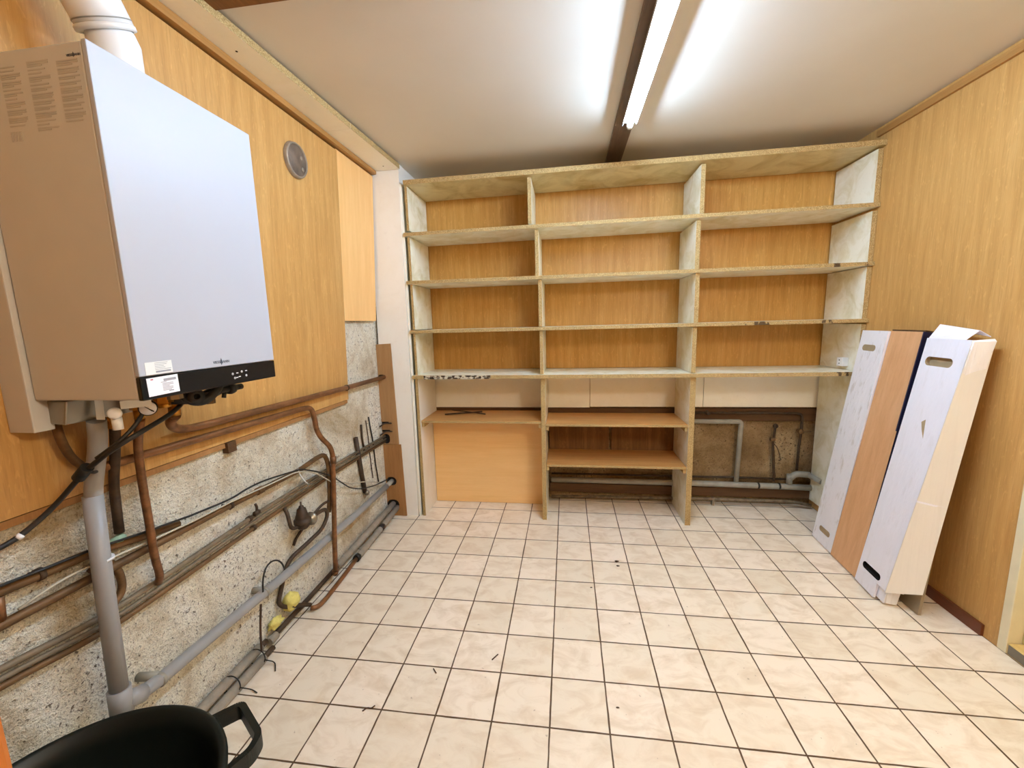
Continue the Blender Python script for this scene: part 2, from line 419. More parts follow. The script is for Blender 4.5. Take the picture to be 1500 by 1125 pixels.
# doorway at the right edge: casing, step, painted leaf set back in the wall
gl = empty('fill_globe', (2.35, -3.15, ZC), 'added globe-shaped fill light on the ceiling behind the viewer, brightening the shelves', 'fill light')  # unseen globe, added to brighten the shelves that the tube leaves dark
MB().lathe([(0, -0.0005), (0.075, -0.0005), (0.075, -0.03), (0.06, -0.04), (0, -0.04)], (2.35, -3.15, ZC), (0, 0, 1), 28).build('base', 'fixture', gl)
MB().sphere((2.35, -3.15, ZC-0.185), 0.15, 3).build('globe', 'fill_glow', gl)
m = MB(); m.box(XR-0.004, XR+0.13, DY0-0.035, DY0-0.0005, 0.001, 2.059); m.box(XR-0.004, XR+0.13, DY1+0.0005, DY1+0.035, 0.001, 2.059); m.box(XR-0.004, XR+0.13, DY1+0.036, DY0-0.036, 2.02, 2.059)
struct(m.build('trim_2', 'cream_paint', bevel=0.003))
m = MB(); m.box(XR+0.045, XR+0.125, DY0-0.062, DY0-0.036, 0.05, 2.019)
struct(m.build('trim_3', 'yellow_paint', bevel=0.006))
struct(MB().box(XR-0.002, XR+0.13, DY1+0.037, DY0-0.037, 0.001, 0.048, fm={0: 1, 5: 0}).build('trim_4', ['light_wood', 'stone_sill'], bevel=0.003))
d = struct(B(XR+0.082, XR+0.122, DY1+0.037, DY0-0.064, 0.052, 2.017).build('door_1', 'yellow_paint', bevel=0.003))
MB().tube([(XR+0.083, DY1+0.10, 1.02), (XR+0.035, DY1+0.10, 1.02), (XR+0.035, DY1+0.22, 1.02)], 0.009, 0.015).build('handle', 'steel', d)

# boxed strip along the left of the ceiling, and its brown fillet
m = MB()
for (ya, yb) in ((YF0+0.01, -0.905), (-0.9035, -0.352)):
    xa = 0.018-0.062*(-0.352-ya)/1.4; xb = 0.018-0.062*(-0.352-yb)/1.4
    m.hexa([(-0.168, ya, 2.343), (-0.168, ya, 2.373), (-0.168, yb, 2.343), (-0.168, yb, 2.373), (xa, ya, 2.343), (xa, ya, 2.373), (xb, yb, 2.343), (xb, yb, 2.373)], 0, {1: 1})
for (sx_, sy_) in ((-0.10, -1.52), (-0.06, -0.42)):
    m.lathe([(0, -0.0005), (0.004, -0.0005), (0.004, 0.002)], (sx_, sy_, 2.3425), (0, 0, 1), 10, 2)
struct(m.build('trim_5', ['cream_board', 'chip', 'void']))
struct(B(-0.16, -0.13, YF0+0.01, -0.352, 2.3735, ZC-0.0005).build('trim_6', 'dark_beam'))
struct(MB().hexa([(-0.215, YF0+0.02, 2.30), (-0.215, YF0+0.02, 2.342), (-0.195, -0.353, 2.318), (-0.195, -0.353, 2.342), (-0.150, YF0+0.02, 2.305), (-0.150, YF0+0.02, 2.342), (-0.140, -0.353, 2.322), (-0.140, -0.353, 2.342)]).build('trim_7', 'tan_trim'))
# ceiling joint strips
struct(B(1.318, 1.412, YF0+0.01, 0.05, ZC-0.02, ZC-0.0005).build('trim_8', 'dark_beam'))
struct(B(-0.04, 1.317, -1.745, -1.668, ZC-0.018, ZC-0.0005).build('trim_9', 'brown_trim'))

# ------------------------------------------------------------------ wall cladding on the left
def xw(z): return -0.217+(z-0.935)*0.0386
def leaning_panel(y0, y1, z0, z1, th, off=0.0):
    return MB().hexa([(xw(z)-th*(1-a)+off, y, z) for a in (0, 1) for y in (y0, y1) for z in (z0, z1)])
p1 = thing(leaning_panel(YF0+0.02, -0.775, 0.938, 2.305, 0.009).build('wall_panel', ['oak'], org=(-0.2, -2.4, 0.938)),
      'large oak veneer wall panel behind the boiler, ending above the bare plaster', 'wall panel')
x0 = -0.2
p2 = MB()
p2.hexa([(-0.213, -0.765, 1.396), (-0.175, -0.782, 2.312), (-0.213, -0.372, 1.396), (-0.175, -0.354, 2.312),
         (-0.204, -0.765, 1.396), (-0.166, -0.782, 2.312), (-0.204, -0.372, 1.396), (-0.166, -0.354, 2.312)])
thing(p2.build('wall_panel', 'light_oak'), 'narrow pale orange laminate panel on left wall beside the white upright board', 'wall panel')
thing(B(XL+0.001, -0.226+0.01, -3.2, -0.79, 0.918, 0.936).build('batten', 'ply_dark'), 'wooden batten under the oak wall panel edge, toned to the band of shadow there', 'batten')  # height and tone stand in for the shadow band under the panel
thing(B(XL+0.001, -0.205, -1.665, -1.625, 0.897, 0.937).build('wood_block', 'dark_wood'), 'small wooden block under the oak panel edge, above the pipes', 'block')
# brown plywood closing boards with pipe holes
def hole(cx_, cz_, L, Wd, y0, y1, vertical=False):
    pts = capsule(L, Wd)
    return MB().prism([((cx_+(v if vertical else u)), y0, cz_+(u if vertical else v)) for u, v in pts], (0, y1-y0, 0))
YP = -0.354
b = MB().hexa([(-0.2285, YP, 0.536), (-0.2285, YP, 1.238), (-0.2285, YP+0.009, 0.536), (-0.2285, YP+0.009, 1.238),
               (-0.112, YP, 0.536), (-0.124, YP, 1.242), (-0.112, YP+0.009, 0.536), (-0.124, YP+0.009, 1.242)]).build('closing_board', 'ply')
cut(b, hole(-0.203, 1.013, 0.05, 0.034, YP-0.01, YP+0.006), 'void')
cut(b, hole(-0.200, 0.575, 0.070, 0.052, YP-0.01, YP+0.006, True), 'void')
cut(b, hole(-0.203, 0.690, 0.06, 0.016, YP-0.01, YP+0.006), 'void')
cut(b, hole(-0.198, 0.632, 0.06, 0.014, YP-0.01, YP+0.006), 'void')
thing(b, 'upper brown plywood closing board where the copper pipes enter the corner', 'board')
b = MB().hexa([(-0.2285, YP, 0.001), (-0.2285, YP, 0.533), (-0.2285, YP+0.009, 0.001), (-0.2285, YP+0.009, 0.533),
               (-0.088, YP, 0.001), (-0.098, YP, 0.533), (-0.088, YP+0.009, 0.001), (-0.098, YP+0.009, 0.533)]).build('closing_board', 'ply_dark')
cut(b, hole(-0.185, 0.262, 0.075, 0.062, YP-0.01, YP+0.006), 'void')
cut(b, hole(-0.183, 0.085, 0.09, 0.075, YP-0.01, YP+0.006), 'void')
thing(b, 'lower darker plywood closing board standing on the tiles at the pipe corner', 'board')
thing(MB().hexa([(-0.2285, -0.3445, 0.001), (-0.2, -0.3445, 2.342), (-0.2285, -0.328, 0.001), (-0.2, -0.328, 2.342), (-0.006, -0.3445, 0.001), (0.006, -0.3445, 2.383), (-0.006, -0.328, 0.001), (0.006, -0.328, 2.383)]).build('upright_board', 'white_panel'),
      'tall off-white upright board between left wall and shelving', 'board')
struct(B(-0.0055, 0.0035, -0.3275, YB-0.0005, 0.001, ZC-0.0005).build('trim_10', 'white_panel'))
# round blanking plate
vx, vy, vz = xw(2.122), -1.14, 2.122
v = empty('vent_cover', (vx, vy, vz), 'round soiled metal blanking plate high on the left oak panel', 'vent cover')
MB().lathe([(0.0, 0.014), (0.064, 0.014), (0.066, 0.012), (0.066, 0.001)], (vx+0.001, vy, vz), (1, 0, -0.04), 40).build('plate', 'vent_plate', v)
MB().lathe([(0.0665, 0.001), (0.0665, 0.016), (0.071, 0.018), (0.0755, 0.013), (0.078, 0.001)], (vx+0.001, vy, vz), (1, 0, -0.04), 40).build('rim', 'vent_rim', v)
for (dy, dz) in ((0.03, 0.02), (0.035, -0.03)): MB().sphere((vx+0.015, vy+dy, vz+dz), (0.002, 0.010, 0.010), 2, 0, 0.3).build('spot', 'vent_rim', v)

# ------------------------------------------------------------------ shelving on the back wall
YS, YK = -0.355, 0.022           # front and back of the shelf boards
def back_piece(nm, x0, x1, z0, z1, mt, lab, y=0.035):
    return thing(B(x0, x1, y, y+0.012, z0, z1).build(nm, mt), lab, 'back panel')
back_piece('back_panel', 0.005, XR-0.001, 1.02, 2.375, 'oak_back', 'wide oak veneer panel on the back wall behind the upper shelves', 0.036)
back_piece('back_panel', 0.005, 1.23, 0.722, 1.016, 'cream_board', 'cream painted board behind the shelves under the lowest long shelf, left half')
back_piece('back_panel', 1.234, 2.03, 0.728, 1.016, 'cream_board', 'cream painted board on the back wall under the lowest long shelf, middle length')
back_piece('back_panel', 2.034, XR-0.001, 0.728, 1.016, 'cream_board', 'cream painted board under the lowest long shelf above the rusty pipes, right length')
thing(B(0.052, XR-0.001, 0.030, 0.056, 0.630, 0.718).build('wall_rail', 'dark_wood'), 'dark wooden rail on the back wall just below the cream boards, run on left to darken the gap', 'rail')  # left stretch added only to darken the gap above the low shelf
thing(B(0.93, 1.372, 0.028, 0.045, 0.36, 0.626).build('back_panel', 'dirty_board'), 'brown board at the back of the middle low bay, left of the gap', 'back panel')
thing(B(1.392, 1.845, 0.028, 0.045, 0.36, 0.626).build('back_panel', 'dirty_board'), 'brown board at the back of the middle low bay, right of the gap', 'back panel')
thing(B(0.93, XR-0.001, 0.020, 0.055, 0.062, 0.128).build('floor_rail', 'dark_wood'), 'dark stained wooden rail low on the back wall between two pipes', 'rail')

sh = empty('shelving_unit', (1.42, -0.16, 0), 'long built-in white chipboard shelving unit along the back wall, three bays wide', 'shelving')
def shelf(x0, x1, zl, zr, th, front='chip', y0=YS, y1=YK, top='melamine', xsag=0.0):
    n = 10; mb = MB()
    for i in range(n):
        a, c = i/n, (i+1)/n
        xa, xb = x0+(x1-x0)*a, x0+(x1-x0)*c
        za = zl+(zr-zl)*a-xsag*math.sin(math.pi*a); zb = zl+(zr-zl)*c-xsag*math.sin(math.pi*c)
        mb.hexa([(xa, y0, za-th), (xa, y0, za), (xa, y1, za-th), (xa, y1, za), (xb, y0, zb-th), (xb, y0, zb), (xb, y1, zb-th), (xb, y1, zb)], 0, {2: 1, 0: 1, 1: 1})
    bm = bmesh.new()
    o = mb.build('shelf', [top, front], sh)
    bm.from_mesh(o.data); bmesh.ops.remove_doubles(bm, verts=bm.verts, dist=1e-4)
    inner = [f for f in bm.faces if abs(f.normal.x) > 0.9 and x0-1.42+0.01 < f.calc_center_median().x < x1-1.42-0.01]
    bmesh.ops.delete(bm, geom=inner, context='FACES_ONLY'); bm.to_mesh(o.data); bm.free()
    return o
XA = 0.018
shelf(0.036, XR-0.0015, 2.274, 2.296, 0.028, 'chip', top='melamine_dirty', y0=-0.358)
shelf(XA, XR-0.0015, 1.955, 1.972, 0.021, 'chip')
shelf(XA, XR-0.0015, 1.650, 1.652, 0.021, 'chip_worn')
shelf(XA, XR-0.0015, 1.327, 1.332, 0.021, 'chip_worn')
shelf(XA, XR-0.0015, 1.022, 1.022, 0.024, 'chip_worn', xsag=0.003)
# peeled lipping on the front of the lowest long shelf
MB().box(0.10, 0.56, YS-0.0025, YS-0.0003, 0.996, 1.020).build('edge_lipping', 'peel', sh)
def upright(nm, x0, x1, z0, z1, y0=-0.338, xs=(0, 0), face='melamine'):
    mb = MB().hexa([(x0, y0, z0), (x0+xs[1], y0, z1), (x0, YK, z0), (x0+xs[1], YK, z1), (x1, y0, z0), (x1+xs[1], y0, z1), (x1, YK, z0), (x1+xs[1], YK, z1)], 0, {2: 1, 3: 1})
    return mb.build(nm, [face, 'chip'], sh)
tiers = [(1.0222, 1.3055), (1.3315, 1.629), (1.6525, 1.934), (1.972, 2.246)]
for (z0, z1), xa in zip(tiers, (0.8895, 0.886, 0.869, 0.828)): upright('divider', xa, xa+0.022, z0, z1-0.003)
for (z0, z1), xa in zip(tiers, (1.834, 1.8375, 1.831, 1.846)): upright('divider', xa, xa+0.025, z0, z1-0.001)
upright('divider', 0.892, 0.920, 0.001, 0.9965, -0.330); upright('divider', 1.834, 1.868, 0.001, 0.9955, -0.330)
for (z0, z1) in tiers: upright('side_panel', 0.036, 0.052, z0, z1-0.003); upright('side_panel', 2.772, XR-0.002, z0+0.001, z1+0.012 if z1 > 2.2 else z1-0.003)
upright('side_panel', 0.030, 0.050, 0.001, 0.9965, face='mel_clean'); upright('side_panel', 2.776, XR-0.0135, 0.06, 0.9965)
MB().box(0.004, 0.017, -0.340, -0.325, 0.001, 2.26).build('filler_strip', 'cream_board', sh)
# low shelves with cleats
def low(x0, x1, z, y0=-0.325, y1=0.024): 
    o = MB().box(x0, x1, y0, y1, z-0.017, z, fm={2: 1}).build('low_shelf', ['shelf_oak', 'chip'], sh, 0.0015); return o
low(0.052, 0.8905, 0.700); low(0.9215, 1.8325, 0.684); low(0.9215, 1.8325, 0.402)
for xa, z in ((0.9215, 0.664), (1.8145, 0.664), (0.9215, 0.382), (1.8145, 0.382), (0.0515, 0.680), (0.8725, 0.680)):
    MB().box(xa, xa+0.0185, -0.318, 0.02, z-0.026, z-0.0005).build('cleat', 'chip', sh)
# orange board closing the low left bay
thing(B(0.0525, 0.8905, -0.085, -0.070, 0.002, 0.680).build('front_board', 'orange_board', bevel=0.001), 'orange wood laminate board standing in the low left shelf bay', 'board')
thing(MB().tube([(0.17, -0.15, 0.7065), (0.30, -0.10, 0.7065), (0.43, -0.05, 0.7065)], 0.0055, 0.05).build('stick', 'copper_dark'), 'thin dark stick lying on the low left shelf, pointing to the back right', 'stick')
thing(MB().tube([(0.20, -0.05, 0.7175), (0.36, -0.115, 0.7165), (0.47, -0.13, 0.7055)], 0.0045, 0.05).build('stick', 'copper_dark'), 'thin dark stick crossing over the other on the low left shelf', 'stick')
# socket in the right bay
s_ = empty('wall_socket', (2.768, -0.235, 1.07), 'small white surface socket on right side panel above lowest long shelf', 'socket')
MB().box(2.735, 2.7718, -0.262, -0.208, 1.045, 1.098).build('box', 'fixture', s_, 0.004)
m = MB()
for dz in (-0.01, 0.01): m.lathe([(0, 0.0005), (0.004, 0.0005), (0.004, -0.002)], (2.7345, -0.235, 1.072+dz), (-1, 0, 0), 12)
m.build('socket_hole', 'void', s_)

# ------------------------------------------------------------------ pipes in the right low bay (back wall)
YW = YB
def clip(mb, x, y, z, r, wall, m=0):
    """ring round a pipe and a stud to the wall"""
    mb.lathe([(r+0.0003, -0.006), (r+0.004, -0.006), (r+0.004, 0.006), (r+0.0003, 0.006)], (x, y, z), (0, 1, 0), 16, m)
o = MB().tube([(0.94, 0.012, 0.161), (1.98, 0.012, 0.160), (2.60, 0.012, 0.152), (2.774, 0.012, 0.148)], 0.021, n=20)
pv = thing(o.build('waste_pipe', 'pvc_dirty'), 'dusty grey plastic waste pipe running low along the back wall', 'pipe')
m = MB()
for x in (2.42, 2.56): MB().tube([(x, 0.012, 0.1545), (x+0.012, 0.012, 0.1545)], 0.0225, n=20).build('joint_band', 'cable_black', pv)
m = MB().tube([(2.632, 0.012, 0.1735), (2.632, 0.012, 0.245)], 0.019, n=18).tube([(2.634, 0.010, 0.215), (2.665, 0.006, 0.252), (2.75, -0.01, 0.252)], 0.021, n=18).tube([(2.74, -0.008, 0.252), (2.7745, -0.10, 0.236)], 0.018, n=18)
m.build('branch', 'pvc_dirty', pv)
thing(MB().tube([(1.885, 0.008, 0.628), (2.284, 0.008, 0.628), (2.286, 0.008, 0.60), (2.277, 0.014, 0.1815)], 0.0165, 0.02, n=16).build('waste_pipe', 'pvc_dirty'), 'grey plastic elbow pipe dropping down the plaster in the right low bay', 'pipe')
p = thing(MB().tube([(1.885, 0.014, 0.690), (2.64, 0.014, 0.690), (2.684, 0.014, 0.68), (2.686, 0.014, 0.572), (2.678, 0.014, 0.45), (2.676, 0.014, 0.275)], 0.0085, 0.03).build('water_pipe', 'copper_dark'), 'thin dark pipe along the rail turning down at the far right', 'pipe')
m = MB().lathe([(0, -0.03), (0.017, -0.03), (0.017, -0.01), (0.010, -0.006), (0.010, 0.01)], (2.66, 0.003, 0.567), (-0.3, 1, 0), 16).tube([(2.69, 0.006, 0.56), (2.745, 0.01, 0.56)], 0.006)
m.build('valve', 'copper_dull', p)
m = MB().lathe([(0, -0.02), (0.015, -0.02), (0.015, 0.012), (0, 0.012)], (2.055, 0.004, 0.693), (0, 1, 0), 14); m.build('joint', 'copper_dark', p)
m = MB().tube([(2.517, 0.028, 0.60), (2.517, 0.018, 0.578), (2.509, 0.018, 0.466), (2.533, 0.018, 0.205), (2.533, 0.018, 0.188)], 0.0085, 0.03)
m.lathe([(0.006, -0.006), (0.016, -0.006), (0.016, 0.006), (0.006, 0.006)], (2.52, 0.020, 0.595), (0, 1, 0), 18)
p = thing(m.build('pipe_stub', 'copper_dark'), 'rusty upright pipe stub with an eye on top against the plaster', 'pipe')
MB().tube([(2.512, 0.008, 0.47), (2.535, 0.005, 0.44), (2.555, 0.005, 0.38), (2.56, 0.005, 0.345), (2.548, 0.008, 0.35)], 0.0028, 0.02, 8).build('wire', 'wire_brown', p)
m = MB().lathe([(0, -0.018), (0.014, -0.018), (0.014, 0.01)], (2.505, 0.010, 0.50), (1, 0.1, 0), 12); m.build('joint', 'copper_dull', p)
thing(MB().tube([(0.94, 0.03, 0.203), (2.35, 0.03, 0.206), (2.62, 0.03, 0.201)], 0.007).build('water_pipe', 'copper_dark'), 'thin dark pipe lying just above the waste pipe on the back wall', 'pipe')
o = MB().tube([(0.94, 0.0, 0.030), (1.98, 0.0, 0.046), (2.66, 0.0, 0.046), (2.77, -0.02, 0.028)], 0.0115, 0.08, 14)
p = thing(o.build('water_pipe', 'pipe_grey'), 'dull grey pipe just above the floor tiles along the back wall', 'pipe')
MB().box(2.11, 2.126, -0.014, 0.019, 0.002, 0.062).build('pipe_bracket', 'steel', p)

# ------------------------------------------------------------------ fluorescent lamp
FX, FY0, FY1, FZ = 1.384, -2.19, -0.70, 2.3645
lamp = empty('ceiling_light', (FX, (FY0+FY1)/2, FZ), 'long lit fluorescent batten light on dark ceiling strip', 'light')
mb = MB().box(FX-0.031, FX+0.031, FY0, FY1, FZ-0.020, FZ)
mb.build('housing', 'fixture', lamp, 0.002)
for sx_ in (-1, 1):
    MB().prism([(FX+sx_*0.029, FY0, FZ-0.0202), (FX+sx_*0.033, FY0, FZ-0.031), (FX+sx_*0.0345, FY0, FZ-0.031), (FX+sx_*0.031, FY0, FZ-0.0202)], (0, FY1-FY0, 0)).build('reflector', 'fixture', lamp)
for y in (FY0+0.012, FY1-0.012):
    MB().prism([(FX-0.014, y-0.010, FZ-0.0202), (FX-0.014, y-0.010, FZ-0.042), (FX-0.007, y-0.010, FZ-0.053), (FX+0.007, y-0.010, FZ-0.053), (FX+0.014, y-0.010, FZ-0.042), (FX+0.014, y-0.010, FZ-0.0202)], (0, 0.020, 0)).build('lamp_holder', 'fixture', lamp, 0.001)
mb = MB().tube([(FX, FY0+0.0225, FZ-0.037), (FX, FY1-0.0225, FZ-0.037)], 0.013, n=16)
mb.build('tube', 'tube_glow', lamp)

# ------------------------------------------------------------------ wall boiler
BX, BXb, BY0, BY1, BZ0, BZ1 = 0.15, -0.135, -2.235, -1.825, 1.210, 1.920
bo = empty('boiler', (0.0, -2.03, 1.13), 'large white wall-hung boiler with black control strip, mounted on left wall', 'boiler')
MB().box(BXb, BX-0.012, BY0, BY1, BZ0, BZ1-0.002).build('casing', 'boiler_side', bo, 0.004)
MB().box(BX-0.0115, BX, BY0-0.001, BY1+0.001, 1.262, BZ1).build('front_panel', 'boiler_white', bo, 0.0025)
cs = MB().box(BX-0.0115, BX, BY0-0.001, BY1+0.001, BZ0-0.001, 1.2605).build('control_strip', 'black_gloss', bo, 0.0025)
m = MB()
icons = [(-1.990, 1.238), (-1.974, 1.239), (-1.958, 1.241), (-1.942, 1.242), (-1.984, 1.226), (-1.967, 1.228), (-1.943, 1.2285), (-1.976, 1.2265)]
for i, (y, z) in enumerate(icons):
    if i % 2 == 0: m.lathe([(0.0016, 0.0002), (0.0032, 0.0002), (0.0032, 0.0007), (0.0016, 0.0007)], (BX, y, z), (1, 0, 0), 12)
    else: m.box(BX+0.0001, BX+0.0006, y-0.0035, y+0.0035, z-0.0012, z+0.0012)
m.build('touch_icon', 'icon', cs)
# backplate, cheeks and chrome tray below the casing
fr = MB()
fr.box(-0.207, -0.138, BY0-0.010, BY0+0.030, 1.136, 1.90)
fr.box(-0.207, -0.140, BY1-0.030, BY1-0.008, 1.138, 1.88)
fr.box(-0.207, -0.196, BY0+0.031, BY1-0.031, 1.138, 1.88)
fr.build('mounting_frame', 'boiler_side', bo, 0.003)
MB().hexa([(-0.194, BY0+0.032, 1.1495), (-0.194, BY0+0.032, 1.206), (-0.194, -2.045, 1.1495), (-0.194, -2.045, 1.206), (-0.085, BY0+0.012, 1.1495), (-0.070, BY0+0.012, 1.206), (-0.075, -2.045, 1.1495), (-0.062, -2.045, 1.206)]).build('drip_tray', 'steel', bo, 0.004)
# embossed notes on the near side
def yface(mb, x0, x1, z0, z1): mb.box(x0, x1, BY0-0.0006, BY0+0.0005, z0, z1)
m = MB(); rnd = random.Random(3)
for c0, c1, z1_, z0_ in ((-0.060, -0.014, 1.889, 1.776), (0.006, 0.056, 1.893, 1.768), (0.075, 0.124, 1.888, 1.778)):
    z = z1_
    n = 0
    while z > z0_:
        sh_ = (z1_-z)*0.0
        run = rnd.randint(1, 3)
        for k in range(run):
            wl = (c1-c0)*(1 if k < run-1 else rnd.uniform(0.55, 0.95))
            yface(m, c0, c0+wl, z-0.0026, z); z -= 0.0038
        z -= 0.0028
m.build('embossed_text', 'emboss', bo)
m = MB()
for k in range(7): yface(m, -0.062+k*0.0042, -0.062+k*0.0042+0.0026, 1.750, 1.769)
m.build('embossed_bars', 'emboss', bo)
def text_mesh(body, size, mat, parent, loc, rotm, nm, ext=0.0003):
    cu = bpy.data.curves.new('txt', 'FONT'); cu.body = body; cu.size = size; cu.align_x = 'CENTER'; cu.extrude = ext; cu.resolution_u = 3
    to = bpy.data.objects.new('txt', cu); COL.objects.link(to)
    bpy.context.view_layer.update()
    me = bpy.data.meshes.new_from_object(to.evaluated_get(bpy.context.evaluated_depsgraph_get()))
    bpy.data.objects.remove(to); bpy.data.curves.remove(cu)
    me.transform(rotm.to_4x4()); me.name = nm
    me.materials.clear(); me.materials.append(M[mat])
    o = bpy.data.objects.new(nm, me); COL.objects.link(o); o.parent = parent; o.location = Vector(loc)-world_loc(parent)
    return o
RFX = Matrix(((0, 0, 1), (1, 0, 0), (0, 1, 0)))          # text read from +x
RFY = Matrix(((1, 0, 0), (0, 0, -1), (0, 1, 0)))         # text read from -y
text_mesh('VIESSMANN', 0.0098, 'print_dark', bo, (BX+0.0004, -2.022, 1.2715), RFX, 'logo')
MB().prism([(BX+0.0002, -2.0255, 1.2750), (BX+0.0002, -2.022, 1.2660), (BX+0.0002, -2.0185, 1.2750), (BX+0.0002, -2.022, 1.2845)], (0.0006, 0, 0)).build('logo_mark', 'print_dark', bo)
text_mesh('VIESSMANN', 0.0062, 'print_dark', bo, (0.117, BY0-0.0004, 1.8925), RFY, 'logo')
m = MB().prism([(0.115, BY0-0.0008, 1.8945), (0.117, BY0-0.0008, 1.8905), (0.119, BY0-0.0008, 1.8945), (0.117, BY0-0.0008, 1.8995)], (0, 0.0008, 0)); m.build('logo_mark', 'print_dark', bo)
# labels on the front
def label(nm, y0, y1, z0, z1, mat, tilt, lines, bold=None, red=False):
    a = math.radians(tilt); cy_, cz_ = (y0+y1)/2, (z0+z1)/2
    def P(y, z, x): dy, dz = y-cy_, z-cz_; return (BX+x, cy_+dy*math.cos(a)-dz*math.sin(a), cz_+dy*math.sin(a)+dz*math.cos(a))
    def rect(mb, ya, yb, za, zb, x0, x1): mb.hexa([P(y, z, x) for x in (x0, x1) for y in (ya, yb) for z in (za, zb)])
    mb = MB(); rect(mb, y0, y1, z0, z1, 0.0001, 0.0007); lb = mb.build(nm, mat, bo)
    mb = MB()
    for (fy0, fy1, fz) in lines:
        ya = y0+(y1-y0)*fy0; yb = y0+(y1-y0)*fy1; z = z0+(z1-z0)*fz
        rect(mb, ya, yb, z, z+(z1-z0)*0.035, 0.0007, 0.0009)
    mb.build('small_print', 'print_grey', lb)
    if bold:
        for (fy0, fy1, fz0, fz1) in bold:
            mb = MB(); rect(mb, y0+(y1-y0)*fy0, y0+(y1-y0)*fy1, z0+(z1-z0)*fz0, z0+(z1-z0)*fz1, 0.0007, 0.001); mb.build('bold_print', 'print_grey', lb)
    if red:
        mb = MB(); rect(mb, y0+(y1-y0)*0.12, y0+(y1-y0)*0.2, z0+(z1-z0)*0.88, z0+(z1-z0)*0.93, 0.0007, 0.001); mb.build('red_mark', 'red', lb)
label('rating_label', -2.223, -2.150, 1.2165, 1.2575, 'paper', 1.5, [(0.42, 0.6, 0.66)]+[(0.46, 0.46+rnd.uniform(0.2, 0.45), 0.2+0.075*k) for k in range(6)], [(0.52, 0.93, 0.72, 0.86), (0.65, 0.8, 0.12, 0.18)], True)
label('clear_label', -2.222, -2.160, 1.2640, 1.2920, 'paper_faint', 1.0, [(0.35, 0.35+rnd.uniform(0.3, 0.6), 0.35+0.13*k) for k in range(5)], [(0.36, 0.92, 0.12, 0.26)])
# fittings hanging below
MB().lathe([(0, -0.022), (0.016, -0.022), (0.019, -0.018), (0.019, 0.004), (0.017, 0.006)], (0.035, -2.133, 1.172), (0.75, -0.6, -0.1), 28).build('pressure_gauge', 'black', bo)
g = [o for o in bo.children if o.name.startswith('pressure_gauge')][0]
ax = Vector((0.75, -0.6, -0.1)).normalized(); gc = Vector((0.035, -2.133, 1.172))+ax*0.0055
MB().lathe([(0, 0.0), (0.0165, 0.0), (0.0165, -0.003)], gc, ax, 28).build('dial_face', 'paper', g)
u = ax.cross(Vector((0, 0, 1))).normalized(); v_ = u.cross(ax)
a0 = gc+ax*0.0006
MB().add([a0-u*0.011-v_*0.009+v_*0.001, a0-u*0.011-v_*0.009-v_*0.002+u*0.001, a0+u*0.010+v_*0.009, a0+u*0.0095+v_*0.010], [(0, 1, 2, 3)]).prism([a0-u*0.008-v_*0.008, a0-u*0.007-v_*0.009, a0+u*0.009+v_*0.009], ax*0.0006).build('needle', 'black', g)
m = MB().lathe([(0, -0.022), (0.009, -0.022), (0.011, -0.018), (0.011, 0.0), (0.013, 0.002), (0.013, 0.012), (0.009, 0.015), (0, 0.015)], (0.025, -2.200, 1.172), (0.7, -0.6, 0.3), 18)
m.lathe([(0.0, 0), (0.010, 0), (0.010, -0.028), (0.0, -0.028)], (0.022, -2.196, 1.162), (0, 0, 1), 16)
m.build('relief_valve', 'fixture', bo)
m = MB().hexa([(0.030, -2.190, 1.181), (0.030, -2.190, 1.200), (0.031, -2.190, 1.181), (0.031, -2.190, 1.200), (0.050, -2.135, 1.178), (0.050, -2.135, 1.197), (0.051, -2.136, 1.178), (0.051, -2.136, 1.197)])
m.build('paper_tag', 'paper_faint', bo)
m = MB().hexa([(-0.062, -2.175, 1.152), (-0.058, -2.175, 1.206), (-0.061, -2.176, 1.152), (-0.057, -2.176, 1.206), (-0.058, -2.160, 1.148), (-0.054, -2.160, 1.205), (-0.057, -2.161, 1.148), (-0.053, -2.161, 1.205)]); m.build('paper_tag', 'paper_faint', bo)
def hexfit(cx_, cy_, z1_, rs, mat, nm):
    mb = MB(); z = z1_
    for r, h, n in rs: mb.lathe([(0, 0), (r, 0), (r, -h), (0, -h)], (cx_, cy_, z), (0, 0, 1), n, 0, n > 8); z -= h
    return mb.build(nm, mat, bo)
hexfit(0.010, -2.070, 1.209, [(0.014, 0.016, 16), (0.021, 0.020, 6), (0.015, 0.012, 16)], 'brass', 'brass_fitting')
hexfit(0.058, -2.080, 1.209, [(0.012, 0.010, 16), (0.017, 0.014, 6)], 'steel', 'union_nut')
hexfit(-0.055, -1.985, 1.209, [(0.015, 0.03, 16), (0.020, 0.03, 6), (0.015, 0.03, 16)], 'brass', 'brass_fitting')
hexfit(-0.045, -2.090, 1.209, [(0.014, 0.03, 16), (0.018, 0.02, 6), (0.012, 0.025, 16)], 'brass', 'brass_fitting')
hexfit(-0.10, -2.110, 1.149, [(0.016, 0.015, 16), (0.013, 0.02, 6)], 'brass', 'brass_fitting')
m = MB().tube([(0.035, -2.045, 1.205), (0.035, -2.02, 1.165), (0.05, -1.985, 1.160), (0.06, -1.95, 1.19), (0.05, -1.93, 1.206)], 0.012, 0.03)
m.tube([(0.0, -2.05, 1.18), (0.02, -1.97, 1.165), (0.03, -1.90, 1.188)], 0.016, 0.03)
m.lathe([(0.008, -0.01), (0.020, -0.01), (0.020, 0.01), (0.008, 0.01)], (0.060, -2.025, 1.182), (1, -0.4, 0), 18)
m.build('black_hose', 'black', bo)
m = MB().tube([(0.045, -1.945, 1.209), (0.045, -1.945, 1.176)], 0.012, n=14).tube([(0.045, -1.96, 1.182), (0.045, -1.868, 1.182)], 0.010, n=14)
